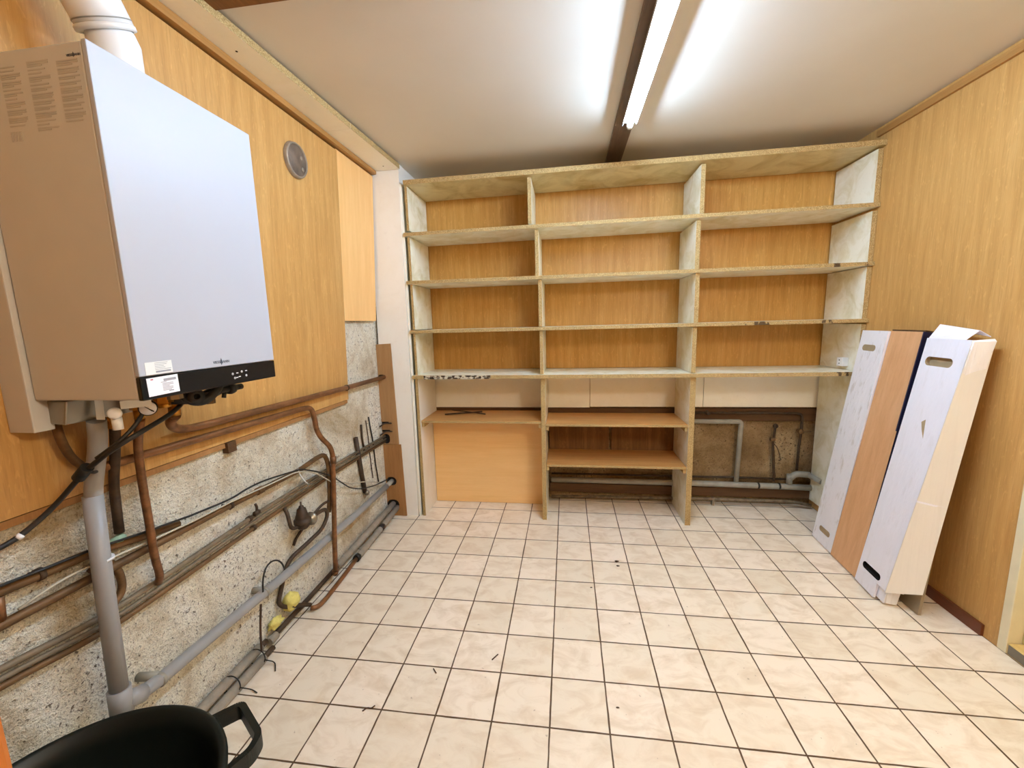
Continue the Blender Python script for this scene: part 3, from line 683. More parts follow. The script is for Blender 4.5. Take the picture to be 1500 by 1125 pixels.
m.lathe([(0, 0), (0.016, 0), (0.018, 0.008), (0.016, 0.02), (0.012, 0.022)], (0.045, -1.900, 1.182), (0, 1, 0), 12).tube([(0.045, -1.912, 1.18), (0.045, -1.918, 1.158)], 0.006)
m.lathe([(0, 0), (0.009, 0), (0.009, 0.03), (0, 0.03)], (0.045, -1.878, 1.182), (0, 1, 0), 14)
m.build('filling_tap', 'black', bo)
hexfit(0.045, -1.966, 1.182, [(0.010, 0.012, 12), (0.013, 0.02, 6)], 'copper_dull', 'tap_outlet')

# flue
fl = empty('flue_pipe', (-0.02, -2.03, 1.92), 'white flue pipe rising from the boiler top and bending along the ceiling', 'flue')
MB().lathe([(0.0505, -0.0005), (0.0505, 0.135), (0.042, 0.160)], (-0.02, -2.03, 1.9205), (0, 0, 1), 36).build('straight_pipe', 'flue', fl)
el = MB().tube([(-0.022, -2.040, 2.075), (-0.024, -2.078, 2.145), (-0.026, -2.16, 2.215), (-0.026, -2.30, 2.258), (-0.026, -2.75, 2.275)], 0.0570, 0.09, 36)
el = el.build('elbow', 'flue', fl)
m = MB().lathe([(0.0512, 0), (0.0595, 0.002), (0.0595, 0.010), (0.0572, 0.012)], (-0.022, -2.040, 2.070), (0, -0.48, 1), 36); m.build('collar', 'flue', el)
m = MB().lathe([(0.0572, 0), (0.0580, 0), (0.0580, 0.0025), (0.0572, 0.0025)], (-0.022, -2.048, 2.088), (0, -0.5, 1), 36); m.build('seal', 'seal', el)
m = MB().lathe([(0, 0.004), (0.004, 0.004), (0.005, 0.0), (0.005, -0.004)], (0.012, -2.088, 2.125), (0.6, -0.75, -0.25), 10); m.build('screw', 'steel', el)
MB().lathe([(0.052, 0), (0.058, 0), (0.058, 0.010), (0.052, 0.012)], (-0.02, -2.03, 1.9206), (0, 0, 1), 36).build('boot', 'flue', fl)

# ------------------------------------------------------------------ pipes on the left wall
def pipe(nm, pts, r, mat, lab, bend=0.03, cat='pipe', clips=(), n=14, rings=(), ringmat=None):
    o = thing(MB().tube(pts, r, bend, n).build(nm, mat), lab, cat)
    for (x, y, z) in clips:
        mb = MB().lathe([(r+0.0003, -0.006), (r+0.0035, -0.006), (r+0.0035, 0.006), (r+0.0003, 0.006)], (x, y, z), (0, 1, 0), 14)
        mb.tube([(x-r-0.003, y, z), (XL+0.0005, y, z)], 0.004, n=8)
        mb.build('pipe_clip', 'copper_dark', o)
    for (x, y, z, h, d) in rings:
        dv = Vector(d).normalized()
        mb = MB().tube([Vector((x, y, z))-dv*h/2, Vector((x, y, z))+dv*h/2], r+0.0035, n=n)
        mb.build('coupling', ringmat or mat, o)
    return o
pipe('copper_pipe', [(-0.055, -1.985, 1.118), (-0.10, -1.965, 1.094), (-0.15, -1.91, 1.060), (-0.185, -1.84, 1.037), (-0.185, -1.75, 1.034), (-0.185, -0.9, 1.018), (-0.185, -0.346, 1.014)], 0.0135, 'copper',
     'upper copper pipe curving from boiler and running across the oak panel to the corner', 0.06, clips=[(-0.185, -0.84, 1.0168)])
pipe('copper_pipe', [(-0.183, -2.10, 0.999), (-0.185, -2.0, 0.998), (-0.185, -1.774, 0.993), (-0.185, -1.25, 0.981), (-0.185, -1.175, 0.972), (-0.185, -1.156, 0.90), (-0.182, -1.160, 0.862), (-0.17, -1.145, 0.808), (-0.155, -1.098, 0.752), (-0.15, -1.088, 0.70), (-0.15, -1.118, 0.456), (-0.15, -1.146, 0.231), (-0.158, -1.148, 0.085)], 0.0125, 'copper',
     'lower copper pipe under the boiler with an S-bend dropping to the floor', 0.035, rings=[(-0.15, -1.090, 0.674, 0.035, (0, -0.08, -1))])
pipe('copper_pipe', [(-0.045, -2.090, 1.134), (-0.12, -2.047, 1.05), (-0.15, -2.027, 0.944), (-0.158, -2.02, 0.80), (-0.162, -2.018, 0.69), (-0.178, -1.997, 0.62), (-0.198, -1.990, 0.588)], 0.0105, 'copper',
     'thin copper pipe hanging from the boiler in front of two wall pipes', 0.05)
pipe('copper_pipe', [(-0.10, -2.110, 1.114), (-0.16, -2.075, 1.03), (-0.195, -2.066, 0.94), (-0.198, -2.070, 0.797)], 0.0115, 'copper_dark',
     'dark vertical pipe below the boiler ending in a green corroded joint', 0.05)
m = MB().sphere((-0.199, -2.075, 0.781), (0.014, 0.022, 0.012), 2, 0, 0.5); thing(m.build('pipe_joint', 'verdigris'), 'green corroded solder joint under the dark vertical pipe', 'joint')
pipe('copper_pipe', [(-0.203, -2.150, 0.7265), (-0.203, -2.118, 0.742), (-0.203, -2.092, 0.712), (-0.203, -2.080, 0.66), (-0.203, -2.088, 0.617), (-0.203, -2.13, 0.597)], 0.010, 'copper_dull',
     'short curved copper bend tucked behind the grey standpipe', 0.03)
pipe('copper_pipe', [(-0.160, -2.190, 1.150), (-0.165, -2.183, 1.10), (-0.172, -2.165, 1.05), (-0.185, -2.13, 1.01)], 0.0095, 'copper_dull',
     'short bent copper pipe left of the grey standpipe under the boiler', 0.04)
pipe('copper_pipe', [(-0.150, -2.115, 1.150), (-0.188, -2.106, 1.07), (-0.190, -2.108, 1.012)], 0.0085, 'copper_dark',
     'short dark copper pipe directly behind the grey standpipe', 0.03)
# grey plastic drain
dr = empty('drain_pipe', (-0.15, -2.17, 0.30), 'grey plastic drain standpipe under boiler with long branch to the corner', 'pipe')
MB().tube([(-0.075, -2.166, 1.148), (-0.092, -2.158, 1.09), (-0.15, -2.148, 0.955), (-0.15, -2.150, 0.90)], 0.0185, 0.05, 20).build('upper_pipe', 'pvc', dr)
MB().tube([(-0.15, -2.150, 0.945), (-0.15, -2.163, 0.66), (-0.15, -2.172, 0.375)], 0.0205, 0.03, 22).build('standpipe', 'pvc', dr)
m = MB().tube([(-0.15, -2.1515, 0.765), (-0.15, -2.1517, 0.772)], 0.0218, n=22); m.build('white_ring', 'fixture', dr)
m = MB().tube([(-0.15, -2.1715, 0.40), (-0.15, -2.174, 0.325)], 0.0255, 0.02, 22).tube([(-0.15, -2.165, 0.352), (-0.152, -2.118, 0.331)], 0.0245, n=22)
m.build('elbow', 'pvc', dr)
MB().tube([(-0.152, -2.125, 0.334), (-0.168, -2.06, 0.312), (-0.185, -1.885, 0.292), (-0.185, -1.58, 0.276), (-0.185, -0.90, 0.255), (-0.185, -0.44, 0.257)], 0.0195, 0.1, 20).build('branch_pipe', 'pvc', dr)
MB().tube([(-0.185, -0.445, 0.257), (-0.185, -0.346, 0.261)], 0.0165, 0.1, 20).build('end_pipe', 'pvc_dirty', dr)
for (y, z, xx) in ((-2.055, 0.3125, -0.168), (-1.60, 0.277, -0.185)):
    mb = MB().tube([(xx, y-0.006, z), (xx, y+0.006, z)], 0.0225, n=18); mb.tube([(xx, y, z+0.012), (XL+0.0005, y-0.01, z+0.012)], 0.013, n=12); mb.build('pipe_clip', 'pvc_dirty', dr)
# bundle of three thin pipes
def clipset(y, z, x): return (x, y, z)
pipe('pipe', [(-0.213, -0.346, 0.592), (-0.213, -0.99, 0.607), (-0.213, -1.53, 0.604), (-0.213, -1.96, 0.585), (-0.213, -2.14, 0.580), (-0.213, -2.34, 0.612), (-0.213, -2.9, 0.65)], 0.0085, 'pipe_grey', 'topmost of the three thin wall pipes bundled at mid height of the plaster', 0.1, clips=[(-0.213, -1.60, 0.601)])
pipe('pipe', [(-0.209, -0.346, 0.573), (-0.209, -0.99, 0.586), (-0.209, -1.53, 0.583), (-0.209, -1.96, 0.563), (-0.209, -2.14, 0.558), (-0.209, -2.34, 0.592), (-0.209, -2.9, 0.63)], 0.0065, 'pipe_grey', 'middle of the three thin wall pipes bundled at mid height of the plaster', 0.1)
pipe('pipe', [(-0.213, -0.346, 0.555), (-0.213, -0.99, 0.564), (-0.213, -1.53, 0.555), (-0.213, -1.96, 0.540), (-0.213, -2.14, 0.536), (-0.213, -2.34, 0.572), (-0.213, -2.9, 0.61)], 0.0085, 'copper_dull', 'lowest of the three thin wall pipes bundled at mid height of the plaster', 0.1, clips=[(-0.213, -1.585, 0.554)])
m = MB().tube([(-0.209, -1.575, 0.60), (-0.198, -1.575, 0.622), (-0.196, -1.574, 0.64), (-0.198, -1.578, 0.655)], 0.005, 0.01, 8).lathe([(0, -0.012), (0.010, -0.012), (0.010, 0.012), (0, 0.012)], (-0.197, -1.577, 0.617), (0, 1, 0), 12)
thing(m.build('pipe_tap', 'copper_dark'), 'small dark tap clamped on the three bundled wall pipes', 'tap')
# brown pipe above the bundle
pipe('copper_pipe', [(-0.195, -2.9, 0.725), (-0.195, -2.333, 0.716), (-0.195, -1.69, 0.706), (-0.195, -1.3, 0.694), (-0.195, -1.16, 0.708), (-0.192, -1.098, 0.708), (-0.186, -1.083, 0.66), (-0.180, -1.092, 0.602), (-0.180, -1.104, 0.47), (-0.180, -1.125, 0.40)], 0.0115, 'copper_dull',
     'brown pipe along the plaster ending in a hook bend beside the S-bend pipe', 0.035, clips=[(-0.195, -1.70, 0.7062)], rings=[(-0.195, -1.55, 0.7015, 0.03, (0, 1, -0.02))])
pipe('copper_pipe', [(-0.20, -2.9, 0.805), (-0.20, -2.318, 0.790), (-0.20, -2.14, 0.778), (-0.20, -2.03, 0.757), (-0.20, -1.90, 0.735)], 0.0125, 'copper_dull', 'dull pipe stub high on the plaster at left, above the long brown pipe', 0.05, clips=[(-0.20, -2.25, 0.7866)])
pipe('copper_pipe', [(-0.200, -2.325, 0.781), (-0.199, -2.330, 0.725)], 0.011, 'copper', 'short copper link joining two wall pipes at the far left edge', 0.02)
# cables on the pipes
thing(MB().tube([(-0.185, -2.9, 0.83), (-0.180, -2.33, 0.812), (-0.180, -2.25, 0.803), (-0.180, -2.15, 0.794), (-0.178, -2.02, 0.772), (-0.176, -1.87, 0.752), (-0.176, -1.71, 0.737), (-0.176, -1.64, 0.745), (-0.176, -1.55, 0.743), (-0.176, -1.35, 0.712), (-0.172, -1.31, 0.706), (-0.165, -1.18, 0.64), (-0.166, -1.09, 0.585), (-0.172, -1.03, 0.54), (-0.19, -0.89, 0.435), (-0.2, -0.74, 0.365), (-0.2, -0.56, 0.316), (-0.195, -0.38, 0.288)], 0.0036, 0.06, 8).build('cable', 'cable_black'),
      'thin black cable lying along the brown pipe and sagging to the right corner', 'cable')
thing(MB().tube([(-0.182, -2.307, 0.738), (-0.182, -2.214, 0.758), (-0.178, -2.12, 0.748), (-0.178, -2.03, 0.740), (-0.178, -1.865, 0.729), (-0.178, -1.717, 0.726), (-0.178, -1.505, 0.712), (-0.178, -1.33, 0.703), (-0.172, -1.22, 0.655), (-0.166, -1.14, 0.59), (-0.170, -1.07, 0.535), (-0.19, -1.0, 0.518), (-0.2, -0.87, 0.455), (-0.205, -0.69, 0.392), (-0.205, -0.45, 0.29)], 0.0032, 0.05, 8).build('cable', 'cable_white'),
      'thin pale grey cable running beside the black one along the brown pipe', 'cable')
thing(MB().tube([(-0.184, -1.32, 0.709), (-0.180, -1.316, 0.68), (-0.176, -1.295, 0.64), (-0.178, -1.265, 0.612)], 0.0022, 0.03, 8).build('cable_tie', 'fixture'), 'loose white cable tie end hanging from the brown pipe', 'cable tie')
# thick cable pair under the boiler
ca = thing(MB().tube([(-0.01, -1.99, 1.165), (0.02, -2.06, 1.142), (0.035, -2.16, 1.117), (0.01, -2.20, 1.092), (-0.05, -2.215, 1.047), (-0.085, -2.215, 1.02), (-0.12, -2.242, 0.966), (-0.14, -2.277, 0.930), (-0.15, -2.31, 0.908), (-0.155, -2.36, 0.900), (-0.17, -2.6, 0.88)], 0.0060, 0.05, 12).build('cable', 'cable_black'),
      'thick black cable slung from under the boiler to the far left', 'cable')
MB().tube([(0.03, -2.135, 1.172), (0.022, -2.155, 1.135), (0.012, -2.195, 1.100), (-0.03, -2.212, 1.068)], 0.005, 0.03, 10).build('cable_branch', 'cable_black', ca)
m = MB().tube([(-0.055, -2.216, 1.047), (-0.085, -2.216, 1.020)], 0.013, 0.02, 14).tube([(-0.075, -2.200, 1.03), (-0.10, -2.17, 1.015), (-0.15, -2.12, 1.01)], 0.004, 0.03, 8); m.build('tape_wrap', 'black', ca)
m = MB().tube([(-0.146, -2.296, 0.9165), (-0.148, -2.304, 0.9115)], 0.0072, n=12); m.build('white_band', 'fixture', ca)
# pressure regulator
rg = empty('pressure_regulator', (-0.15, -1.36, 0.43), 'dark bell-shaped pressure regulator valve hanging under the bundled pipes', 'valve')
MB().lathe([(0, 0.122), (0.004, 0.122), (0.004, 0.104), (0.010, 0.102), (0.012, 0.094), (0.019, 0.088), (0.025, 0.064), (0.030, 0.048), (0.030, 0.038), (0.038, 0.036), (0.038, 0.020), (0.030, 0.016), (0.030, 0.004), (0.020, -0.008), (0, -0.008)], (-0.165, -1.352, 0.440), (0, 0, 1), 24).build('body', 'copper_dark', rg)
MB().lathe([(0, 0), (0.012, 0), (0.012, 0.02), (0.030, 0.024), (0.033, 0.030), (0.030, 0.038), (0, 0.04)], (-0.165, -1.322, 0.452), (0, 1, -0.08), 24).build('flange', 'steel', rg)
MB().tube([(-0.205, -1.412, 0.560), (-0.190, -1.414, 0.535), (-0.182, -1.418, 0.50), (-0.175, -1.418, 0.460), (-0.166, -1.372, 0.452)], 0.0085, 0.025, 12).build('inlet_bend', 'copper_dark', rg)
pipe('hose', [(-0.165, -1.30, 0.448), (-0.160, -1.24, 0.455), (-0.158, -1.18, 0.448), (-0.160, -1.165, 0.405), (-0.170, -1.205, 0.350), (-0.195, -1.305, 0.322), (-0.2165, -1.405, 0.300), (-0.2165, -1.447, 0.245), (-0.2155, -1.478, 0.19), (-0.2125, -1.505, 0.152), (-0.20, -1.48, 0.115), (-0.18, -1.40, 0.072), (-0.172, -1.352, 0.036)], 0.0095, 'copper_dark',
     'dark hose curving from regulator down behind the drain branch to the floor', 0.035)
pipe('hose', [(-0.178, -1.106, 0.455), (-0.185, -1.16, 0.465), (-0.200, -1.24, 0.430), (-0.2165, -1.34, 0.375), (-0.219, -1.36, 0.345)], 0.0065, 'copper_dark', 'short thin hose arching left from the hook bend behind the regulator', 0.04)
# insulated tubes on the floor
t1 = empty('insulated_pipe', (-0.20, -0.7, 0.02), 'grey lagged pipe by the skirting, the one nearer the wall', 'pipe', )
MB().tube([(-0.187, -0.346, 0.088), (-0.198, -0.7, 0.062), (-0.207, -1.06, 0.046)], 0.0205, 0.1, 18).build('lagging', 'lagging', t1)
MB().tube([(-0.207, -1.05, 0.046), (-0.207, -1.12, 0.043), (-0.212, -1.34, 0.033), (-0.212, -1.47, 0.032), (-0.212, -1.55, 0.032)], 0.0115, 0.04, 14).build('bare_pipe', 'copper_dark', t1)
MB().tube([(-0.158, -1.146, 0.082), (-0.168, -1.135, 0.052), (-0.200, -1.10, 0.046)], 0.0135, 0.02, 14).build('tee', 'copper', t1)
t2 = empty('insulated_pipe', (-0.165, -0.7, 0.0), 'grey lagged pipe on the tiles, the outer one nearer the room', 'pipe')
MB().tube([(-0.158, -0.346, 0.062), (-0.160, -0.60, 0.040), (-0.160, -0.93, 0.0215)], 0.0195, 0.1, 18).build('lagging', 'lagging', t2)
for ya, za, yb, zb in ((-0.585, 0.0405, -0.625, 0.0385), (-0.915, 0.023, -0.94, 0.022)): MB().tube([(-0.160, ya, za), (-0.160, yb, zb)], 0.0215, n=18).build('joint_band', 'cable_black', t2)
MB().tube([(-0.160, -0.93, 0.0215), (-0.150, -1.10, 0.016), (-0.140, -1.28, 0.014), (-0.145, -1.335, 0.014), (-0.170, -1.356, 0.02)], 0.0115, 0.03, 14).build('bare_pipe', 'copper', t2)
for i, (xo, zo, lab, yy) in enumerate(((-0.207, 0.050, 'rear of two grey lagged tubes lying at the wall foot near the bin', 0.02), (-0.178, 0.0215, 'front of two grey lagged tubes lying on the tiles near the bin', 0.0))):
    lt = empty('lagged_tube', (xo, -1.8, zo-0.02), lab, 'pipe')
    MB().tube([(xo, -2.22, zo), (xo, -1.80, zo), (xo, -1.655+yy, zo)], 0.0185, 0.1, 16).build('lagging', 'lagging', lt)
    MB().tube([(xo, -1.66+yy, zo), (xo, -1.60, zo)], 0.0115, 0.05, 12).build('bare_pipe', 'copper_dark', lt)
lt = empty('lagged_tube', (-0.206, -1.5, 0.01), 'single short piece of grey lagged tube at the wall foot, right of the wire ties', 'pipe')
MB().tube([(-0.206, -1.588, 0.033), (-0.206, -1.545, 0.033)], 0.0175, 0.05, 16).build('lagging', 'lagging', lt)
def wire_tie(y, lab, tail):
    pts = []
    for k in range(17):
        a = 2*math.pi*k/16; pts.append((-0.1925+0.0365*math.cos(a), y+0.004*math.sin(a), 0.0375+0.0345*math.sin(a)))
    mb = MB().tube(pts, 0.0022, 0.01, 6).tube([(-0.156, y, 0.03), (-0.13, y+0.02, 0.006), (-0.10, y+tail, 0.004)], 0.0022, 0.02, 6)
    thing(mb.build('wire_tie', 'cable_black'), lab, 'wire')
wire_tie(-1.80, 'black wire tie around the two lagged tubes nearer the bin', 0.01)
wire_tie(-1.672, 'black wire tie with a tail lying on the tiles, at the upright rod', -0.02)
thing(MB().tube([(-0.168, -1.628, 0.30), (-0.168, -1.622, 0.35), (-0.170, -1.60, 0.385), (-0.172, -1.565, 0.394), (-0.175, -1.525, 0.378), (-0.18, -1.492, 0.342), (-0.185, -1.475, 0.30)], 0.0035, 0.03, 8).build('wire_loop', 'cable_black'), 'dark wire loop arching over the grey drain branch', 'wire')
thing(MB().tube([(-0.16, -1.655, 0.265), (-0.163, -1.67, 0.17), (-0.165, -1.675, 0.075)], 0.0042, 0.05, 8).build('rod', 'wire_brown'), 'thin rusty upright rod below the drain branch', 'rod')
thing(MB().sphere((-0.200, -1.44, 0.118), (0.028, 0.040, 0.044), 3, 0, 0.45).build('foam_lump', 'foam'), 'large yellow lump of expanding foam behind the floor pipes', 'foam')
thing(MB().sphere((-0.207, -1.535, 0.085), (0.020, 0.034, 0.022), 3, 0, 0.6).build('foam_lump', 'foam'), 'smaller yellow foam lump left of the large one', 'foam')
# stubs near the corner
p = pipe('pipe_stub', [(-0.2155, -0.735, 0.692), (-0.2155, -0.70, 0.45), (-0.2155, -0.675, 0.315)], 0.0135, 'copper_dark', 'thick dark vertical pipe stub behind the bundle near the corner', 0.05)
MB().sphere((-0.205, -0.672, 0.312), (0.016, 0.016, 0.018), 2).build('end_cap', 'steel', p)
pipe('pipe_stub', [(-0.222, -0.645, 0.75), (-0.222, -0.648, 0.66), (-0.222, -0.63, 0.57)], 0.0065, 'copper_dark', 'short thin pipe stub between the thick stub and the corner cables', 0.03)
pipe('cable', [(-0.224, -0.54, 0.775), (-0.222, -0.53, 0.69), (-0.224, -0.505, 0.60), (-0.222, -0.50, 0.45), (-0.224, -0.47, 0.30)], 0.0042, 'cable_black', 'dark vertical cable on the plaster closest to the plywood board', 0.05, 'cable', n=8)
pipe('cable', [(-0.226, -0.575, 0.76), (-0.224, -0.565, 0.64), (-0.226, -0.555, 0.5), (-0.224, -0.545, 0.36)], 0.003, 'wire_brown', 'thin vertical wire left of the dark cable at the corner', 0.05, 'cable', n=8)
thing(MB().tube([(-0.222, -0.40, 0.672), (-0.2, -0.375, 0.69), (-0.165, -0.3665, 0.690), (-0.150, -0.3665, 0.689)], 0.0055, 0.02, 8).build('pipe_hook', 'copper_dark'), 'upper small dark hook on the plywood closing board', 'hook')
thing(MB().tube([(-0.222, -0.40, 0.612), (-0.2, -0.375, 0.630), (-0.165, -0.3665, 0.632), (-0.148, -0.3665, 0.631)], 0.0055, 0.02, 8).build('pipe_hook', 'copper_dark'), 'lower small dark hook just above the bundled pipes entry', 'hook')

# ------------------------------------------------------------------ boxes leaning on the right wall
def slab(nm, y0b, y1b, y0t, y1t, xb, xt, th, zt, mats, fm, skew=0.0):
    """leaning slab: front foot at xb, front top at (xt, zt), thickness th; returns builder and a point function on its front"""
    u = Vector((xt-xb, 0, zt)); Lg = u.length; u.normalize(); nrm = Vector((u.z, 0, -u.x))
    lift = th*u.x                                          # keeps the rear foot on the floor
    def P(s, q, dpt):                                      # s 0..1 across (far to near), q 0..1 up, dpt depth into the slab
        y = (y0b+(y1b-y0b)*s)*(1-q)+(y0t+(y1t-y0t)*s)*q
        p = Vector((xb, y, lift))+u*Lg*q+nrm*dpt+Vector((skew*s, 0, 0)); return p
    return P
def slab_box(P, d0, d1, q0=0.0, q1=1.0, s0=0.0, s1=1.0, fm=None):
    # corners in box() order with x -> depth, y -> across (near first), z -> up
    return MB().hexa([P(s, q, d) for d in (d0, d1) for s in (s1, s0) for q in (q0, q1)], 0, fm)
def slot(P, s, q, ls, lq, depth, tilt=0.0):
    pts = capsule(ls, lq); a = math.radians(tilt)
    return MB().prism([P(s+u*math.cos(a)-v*math.sin(a)*0.2, q+v+u*math.sin(a), -0.01) for u, v in pts], P(0, 0, depth)-P(0, 0, -0.01))
# far white box
P = slab('b', -0.400, -0.606, -0.402, -0.612, 2.572, 2.742, 0.045, 1.262, None, None, -0.014)
o = slab_box(P, 0, 0.045, fm={2: 1}).build('cardboard_box', ['card_worn', 'card_white'])
def cap2(P, s, q, L, Wd, depth):
    """hand hole on the front: L across, Wd up (metres)"""
    du = (P(1, q, 0)-P(0, q, 0)); wS = du.length; dv = (P(0, 1, 0)-P(0, 0, 0)); hQ = dv.length
    return MB().prism([P(s+u/wS, q+v/hQ, -0.01) for u, v in capsule(L, Wd)], P(0, 0, depth)-P(0, 0, -0.01))
cut(o, cap2(P, 0.42, 0.925, 0.110, 0.034, 0.003), 'card_brown')
cut(o, cap2(P, 0.52, 0.065, 0.110, 0.032, 0.003), 'card_brown')
thing(o, 'worn white cardboard box with hand holes leaning next to the shelving', 'box')
# brown plank
P = slab('b', -0.614, -0.838, -0.616, -0.832, 2.552, 2.738, 0.048, 1.262, None, None, -0.012)
o = thing(slab_box(P, 0, 0.048, fm={2: 1, 5: 2}).build('plank_pack', ['plank', 'navy', 'plank'], bevel=0.0015), 'pale brown wooden plank pack leaning between the two white boxes', 'plank')
slab_box(P, -0.0008, 0.047, 0.62, 1.0005, 0.972, 1.004).build('navy_film', 'navy', o)
m = slab_box(P, 0.004, 0.05, 1.0005, 1.006, -0.0, 1.0); m.build('top_edge', 'dark_wood', o)
# near white box, torn at both ends
P = slab('b', -0.850, -1.055, -0.882, -1.118, 2.530, 2.702, 0.080, 1.232, None, None, -0.020)
bx = empty('cardboard_box', P(0.5, 0, 0.04), 'large torn white cardboard box with open top flap, nearest to the doorway', 'box')
body = slab_box(P, 0, 0.080, 0.06, 1.0, 0, 1.0, fm={2: 1, 3: 1, 1: 1}).build('carton', ['card_white', 'card_cream'], bx)
cut(body, cap2(P, 0.44, 0.918, 0.150, 0.040, 0.018), 'card_brown')
cut(body, cap2(P, 0.44, 0.085, 0.135, 0.034, 0.018), 'void')
m = MB().hexa([P(s, q, d) for d in (0, 0.012) for s in (0.72, 0.0) for q in (0.0, 0.0595)])
m.build('torn_bottom_flap', 'card_white', bx)
m = slab_box(P, 0.016, 0.074, 0.006, 0.0595, 0.58, 0.95); m.build('packed_contents', 'card_worn', bx)
# the torn top: flaps that stick up and fold back
fm_ = MB().hexa([P(0.03, 1.0, 0.001), P(0.10, 1.052, 0.018), P(0.03, 1.0, 0.003), P(0.10, 1.052, 0.021), P(0.86, 1.0, 0.001), P(0.80, 1.036, 0.050), P(0.86, 1.0, 0.003), P(0.80, 1.036, 0.053)])
fm_.hexa([P(0.10, 1.052, 0.018), P(0.16, 1.040, 0.070), P(0.10, 1.052, 0.021), P(0.16, 1.037, 0.072), P(0.80, 1.036, 0.050), P(0.88, 1.02, 0.082), P(0.80, 1.036, 0.053), P(0.88, 1.017, 0.084)])
fm_.build('top_flap', 'card_white', bx)
m = MB()
m.hexa([P(1.0, 0.86, 0.002), P(1.0, 1.0, 0.004), P(1.012, 0.86, 0.002), P(1.03, 0.995, 0.004), P(1.0, 0.85, 0.078), P(1.0, 1.012, 0.076), P(1.010, 0.85, 0.078), P(1.05, 1.004, 0.076)])
m.build('side_flap', 'card_worn', bx)
m = MB(); NS = 12
def flare(q, d): return 1.006+(0.205*(0.98-q)/0.88)*(d/0.112)
def edge_q(k): return 0.055+(0.97-0.055)*k/NS
for k in range(NS):
    qa, qb = edge_q(k), edge_q(k+1)
    for da, db in ((0.0, 0.35), (0.35, 0.7), (0.7, 1.0)):
        vs = []
        for f_ in (da, db):
            for off in (0.0, 0.010):
                for q in (qa, qb):
                    dd = (0.0815+0.032*(0.97-q)/0.9)*f_
                    vs.append(P(flare(q, dd)+off, q+0.04*f_*(1-q), dd))
        m.hexa(vs)
m.build('side_flap', 'card_cream', bx)
m = MB().prism([P(0.50, 0.70, -0.0008), P(0.56, 0.675, -0.0008), P(0.66, 0.645, -0.0008), P(0.60, 0.695, -0.0008), P(0.58, 0.712, -0.0008)], P(0, 0, 0.0006)-P(0, 0, -0.0008)); m.build('torn_patch', 'card_brown', bx)
m = MB().hexa([P(1.002, 0.425, -0.001), P(1.002, 0.432, -0.001), P(1.016, 0.425, -0.001), P(1.016, 0.432, -0.001), P(1.115, 0.422, 0.0985), P(1.115, 0.429, 0.0985), P(1.132, 0.422, 0.0985), P(1.132, 0.429, 0.0985)]); m.build('tape_strap', 'card_white', bx)
# grey board behind it
P = slab('b', -0.88, -1.097, -0.86, -1.030, 2.634, 2.760, 0.014, 0.98, None, None, 0.0)
thing(slab_box(P, 0, 0.014).build('loose_board', 'board_grey', bevel=0.001), 'thin grey-brown board leaning behind the torn white box', 'board')

# ------------------------------------------------------------------ builder's tub at the lower left
tb = empty('tub', (0.127, -2.505, 0), 'large dark green plastic tub with side handle below the boiler', 'tub')
cx, cy, R0, H = 0.127, -2.505, 0.268, 0.45
MB().lathe([(0, 0.001), (0.205, 0.001), (0.215, 0.012), (0.250, 0.40), (0.262, 0.425), (0.268, 0.43), (0.270, 0.447), (0.264, 0.452), (0.254, 0.448), (0.243, 0.40), (0.206, 0.02), (0, 0.012)], (cx, cy, 0), (0, 0, 1), 64).build('bucket', 'bin', tb)
def tub_handle(ang):
    a = math.radians(ang); d = Vector((math.cos(a), math.sin(a), 0)); s = Vector((-d.y, d.x, 0)); c = Vector((cx, cy, 0))
    pts = [c+d*0.250+s*0.072+Vector((0, 0, 0.428)), c+d*0.316+s*0.060+Vector((0, 0, 0.430)), c+d*0.324-s*0.052+Vector((0, 0, 0.424)), c+d*0.300-s*0.074+Vector((0, 0, 0.420)), c+d*0.250-s*0.080+Vector((0, 0, 0.416))]
    mb = MB(); Pth = round_path(pts, 0.012)
    for i in range(len(Pth)-1):
        p0, p1 = Pth[i], Pth[i+1]; t0 = (p1-p0).normalized(); n_ = t0.cross(Vector((0, 0, 1)))*0.007; z_ = Vector((0, 0, 0.018))
        mb.hexa([p0-n_-z_, p0-n_+z_, p1-n_-z_, p1-n_+z_, p0+n_-z_, p0+n_+z_, p1+n_-z_, p1+n_+z_])
    return mb.build('handle', 'bin', tb)
tub_handle(54); tub_handle(234)

# wooden cupboard whose corner shows at the left edge
CUPX = 0.700
cb = empty('cupboard', (0.22, -3.1, 0), 'orange-brown wooden cupboard standing at the left edge close to the viewer', 'cupboard')
MB().box(-0.19, CUPX, -3.40, -2.81, 0.001, 1.30).build('carcass', 'orange_door', cb, 0.003)
MB().box(CUPX+0.0005, CUPX+0.017, -3.395, -2.86, 0.06, 1.28).build('door', 'orange_door', cb, 0.002)
MB().lathe([(0, 0.026), (0.014, 0.024), (0.016, 0.014), (0.007, 0.008), (0.007, 0)], (CUPX+0.017, -3.33, 0.9), (1, 0, 0), 16).build('knob', 'steel', cb)

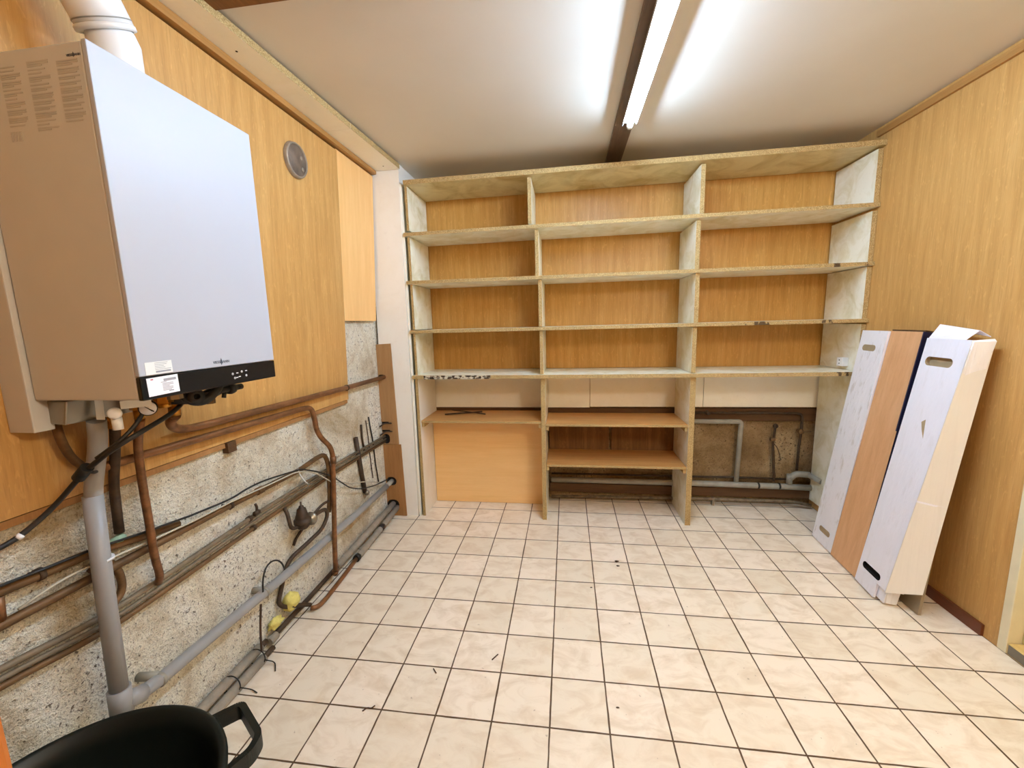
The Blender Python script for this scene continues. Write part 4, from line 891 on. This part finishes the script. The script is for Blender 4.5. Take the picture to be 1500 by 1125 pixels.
# ------------------------------------------------------------------ crumbs on the tiles
crumbs = [((1.338, -0.795), 0.012, 'dark crumb on the tiles in the middle of the room'), ((1.340, -0.838), 0.009, 'tiny dark crumb just in front of the other crumb mid-room'),
          ((1.182, -1.041), 0.006, 'small speck of dirt on the tiles just left of the two crumbs'), ((1.236, -1.702), 0.006, 'small speck of dirt on a front tile below the room centre')]
for (x, y), s, lab in crumbs:
    thing(MB().sphere((x, y, s*0.30), (s, s*0.5, s*0.32), 2, 0, 0.6).build('crumb', 'copper_dark'), lab, 'debris')
thing(MB().tube([(0.755, -1.545, 0.0025), (0.775, -1.515, 0.0025)], 0.0024, 0.01, 6).build('splinter', 'wire_brown'), 'tiny dark wood splinter lying on the tiles left of centre', 'debris')

thing(MB().tube([(0.335, -1.815, 0.003), (0.345, -1.80, 0.003), (0.362, -1.803, 0.004), (0.37, -1.79, 0.003)], 0.0022, 0.008, 6).build('fibre', 'wire_brown'), 'dark curl of fibre on a front tile right of the tub', 'debris')
thing(MB().tube([(0.53, -1.612, 0.0025), (0.548, -1.632, 0.0025)], 0.0020, 0.01, 6).build('splinter', 'wire_brown'), 'tiny splinter on a tile between the curl of fibre and the other splinter', 'debris')

# ------------------------------------------------------------------ groups of things of one kind
GROUPS = {'wall_panel': 'cladding panels on the left wall', 'closing_board': 'plywood closing boards at the pipe corner', 'back_panel': 'boards behind the shelving',
          'stick': 'sticks on the low left shelf', 'waste_pipe': 'grey waste pipes on the back wall', 'water_pipe': 'thin pipes on the back wall', 'copper_pipe': 'copper pipes on the left wall',
          'pipe': 'thin bundled pipes on the left wall', 'cable': 'cables on the left wall', 'insulated_pipe': 'lagged pipes along the wall foot', 'lagged_tube': 'pieces of lagged tube at the wall foot',
          'wire_tie': 'wire ties on the lagged tubes', 'foam_lump': 'foam lumps at the wall foot', 'pipe_hook': 'hooks on the plywood board', 'cardboard_box': 'flat packs leaning on the right wall',
          'plank_pack': 'flat packs leaning on the right wall', 'crumb': 'debris on the tiles', 'splinter': 'debris on the tiles', 'fibre': 'debris on the tiles', 'pipe_stub': 'pipe stubs near the corner', 'hose': 'hoses at the pressure regulator'}
for o in COL.objects:
    b_ = o.name.split('.')[0]
    if o.parent is None and 'category' in o and b_ in GROUPS: o['group'] = GROUPS[b_]
